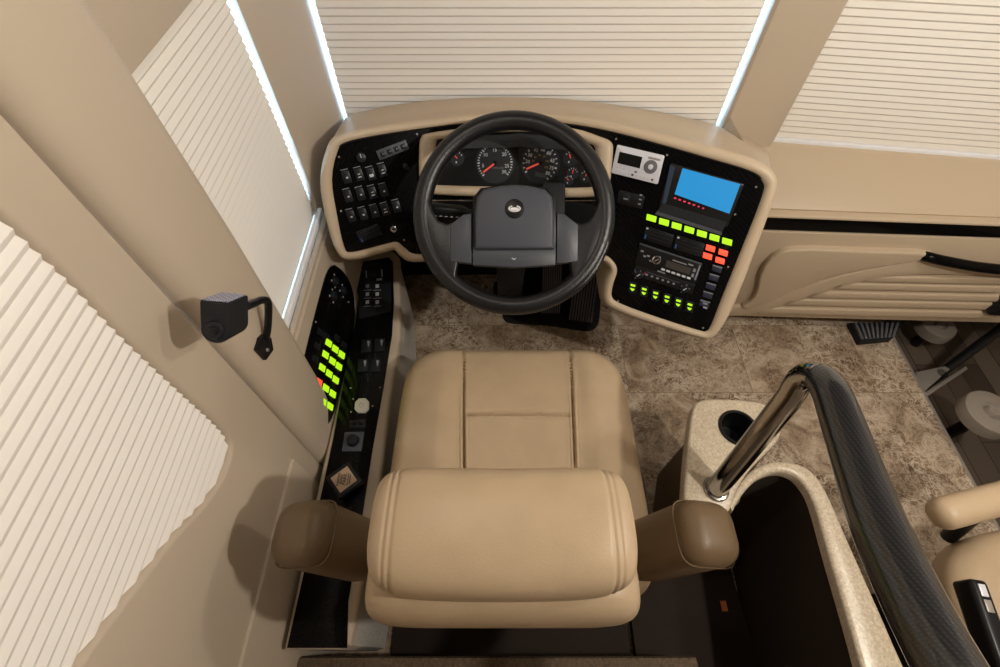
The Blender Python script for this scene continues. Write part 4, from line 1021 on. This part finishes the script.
# -------------------------------------------------- speaker on the wall
spk = thing('wall_speaker', 'small black speaker box with mesh top on a bent arm on the left wall', 'speaker', V((-.457, .497, .82)))
vr = ray(222, 312); vv = -vr.normalized()
cx0 = V((1, 0, 0)); ex = (cx0-vv*cx0.dot(vv)).normalized(); ey = vv.cross(ex)
ss = .0017
def loc3(a, b, c): return (ex*a+ey*b+vv*c)*ss
A_ = CAM+ray(199.5, 300.7)*(.395/abs(ray(199.5, 300.7).x))
va, vb, vc = loc3(19, -2, 8.5), loc3(14.6, 7.2, -31), loc3(0, -33, -7.7)
xa = va.normalized(); za = -(vb-xa*vb.dot(xa)).normalized(); ya = za.cross(xa)
W_, D_, H_ = va.length*1.06, vb.length, vc.length
sM = frame(A_+va/2, xa, ya, za); w = W_/2; rb = w*.98
P2 = [(-w*.97, 0), (w*.97, 0), (w, -.004), (w, -H_+rb)]+[(w*math.cos(a), -H_+rb+rb*math.sin(a)) for a in [-i*math.pi/14 for i in range(1, 14)]]+[(-w, -H_+rb), (-w, -.004)]
prism('housing', P2[::-1], sM, D_, BLACKM, spk, .004, 2)
mg = mat('grille_grey', (.36, .36, .46), .5); nt = mg.node_tree; ck = N(nt, 'ShaderNodeTexChecker'); ck.inputs['Scale'].default_value = 460
tc_ = N(nt, 'ShaderNodeTexCoord'); mp_ = N(nt, 'ShaderNodeMapping'); mp_.inputs['Rotation'].default_value = (.6, .5, .3); nt.links.new(tc_.outputs['Object'], mp_.inputs[0]); nt.links.new(mp_.outputs[0], ck.inputs['Vector'])
ck.inputs['Color1'].default_value = (.42, .42, .55, 1); ck.inputs['Color2'].default_value = (.16, .16, .22, 1); nt.links.new(ck.outputs['Color'], nt.nodes['Principled BSDF'].inputs['Base Color'])
box('mesh_grille', (0, 0, 0), (W_*.84, .003, D_*.86), mg, spk, .0008, 1, sM @ T((0, .001, -D_*.5)))
kM = sM @ T((0, -H_+rb*1.05, 0)); cyl('round_port', w*.70, w*.62, .004, BTN, spk, kM, 32, 0, .001); cyl('port_centre', w*.36, w*.32, .003, BLACK, spk, kM, 24, .004, .0008)
e0 = PX(247, 306, -.41); e1 = PX(262, 300, -.42); e2 = PX(268, 303, -.425); e3 = PX(268, 325, -.44); e4 = PX(266, 338, -.450)
tube('bent_arm', catmull([e0, e0.lerp(e1, .5), e1, e2, e3, e4], 6), .0068, BLACK, spk, 14)
bM_ = [PX(*q, -.449) for q in [(265, 334), (272, 338), (274, 350), (267, 360), (258, 350), (261, 338)]]
MB_ = frame((-.449, 0, 0), (0, 1, 0), (0, 0, 1), (1, 0, 0))
prism('wall_bracket', [inplane(MB_, p) for p in bM_], MB_, .008, BLACK, spk, .002) 
cyl('bracket_screw', .004, .003, .003, GREYM, spk, frame(PX(267, 350, -.449), (0, 1, 0), (0, 0, 1), (1, 0, 0)), 14)

# --------------------------------------------------------- rear carpet
fr = [(p.x, p.y) for p in [PZ(*q, .25) for q in [(268, 655), (696, 657), (740, 760), (230, 760)]]]
nx, ny = 150, 40; vs = []; fs = []
x0, x1 = PZ(268, 656, .25).x, PZ(696, 656, .25).x; y1 = PZ(480, 656, .25).y
for j in range(ny):
    for i in range(nx):
        x = x0+(x1-x0)*i/(nx-1); y = y1-.45*(j/(ny-1))**1.3
        z = .25+.003*math.sin(i*2.1)*math.sin(j*1.4)-(.02 if j == 0 else 0)
        vs.append((x, y, z))
fs = [(j*nx+i, j*nx+i+1, (j+1)*nx+i+1, (j+1)*nx+i) for j in range(ny-1) for i in range(nx-1)]
b0 = len(vs); vs += [(x0, y1, 0), (x1, y1, 0), (x1, y1-.45, 0), (x0, y1-.45, 0)]
fs += [(0, nx-1, b0+1, b0), (0, b0, b0+3, (ny-1)*nx), (nx-1, (ny-1)*nx+nx-1, b0+2, b0+1)]
cpt = pydata('raised_carpet', vs, fs, BROWNCARPET, None, True, .8)
tag(cpt, 'raised brown ribbed carpet platform behind the driver seat', 'carpet')
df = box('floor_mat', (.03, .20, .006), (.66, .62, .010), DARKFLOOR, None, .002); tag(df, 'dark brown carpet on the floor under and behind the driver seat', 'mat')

# ------------------------------------------------------------------ lights
def lamp(loc, e, size, col=(1, .82, .62), tgt=None, spot=None):
    if spot:
        l = bpy.data.lights.new('ceiling_lamp', 'SPOT'); l.spot_size = math.radians(spot); l.spot_blend = .4; l.shadow_soft_size = size
    else:
        l = bpy.data.lights.new('ceiling_lamp', 'POINT'); l.shadow_soft_size = size
    l.energy = e; l.color = col; o = bpy.data.objects.new('ceiling_lamp', l); C.objects.link(o); o.location = loc
    if tgt is not None: o.rotation_euler = (V(tgt)-V(loc)).to_track_quat('-Z', 'Y').to_euler()
    return o
def alamp(loc, tgt, e, sx, sy, col):
    l = bpy.data.lights.new('daylight', 'AREA'); l.shape = 'RECTANGLE'; l.size = sx; l.size_y = sy; l.energy = e; l.color = col
    o = bpy.data.objects.new('daylight', l); C.objects.link(o); o.location = loc; o.rotation_euler = (V(tgt)-V(loc)).to_track_quat('-Z', 'Y').to_euler(); return o
lamp((1.00, -.05, 1.90), 42, .025, (1, .94, .84))
lamp((-.10, .45, 1.93), 5, .025, (1, .94, .84))
lamp((1.30, .35, 1.93), 17, .035, (1, .94, .84))
w = bpy.data.worlds.new('world'); bpy.context.scene.world = w; w.use_nodes = True
bg = w.node_tree.nodes['Background']; bg.inputs[0].default_value = (.62, .80, 1, 1); bg.inputs[1].default_value = 14
vs_ = bpy.context.scene.view_settings
vs_.view_transform = 'Standard'; vs_.look = 'None'; vs_.gamma = 1; vs_.use_curve_mapping = False; vs_.exposure = .08
bpy.context.scene.cycles.max_bounces = 8
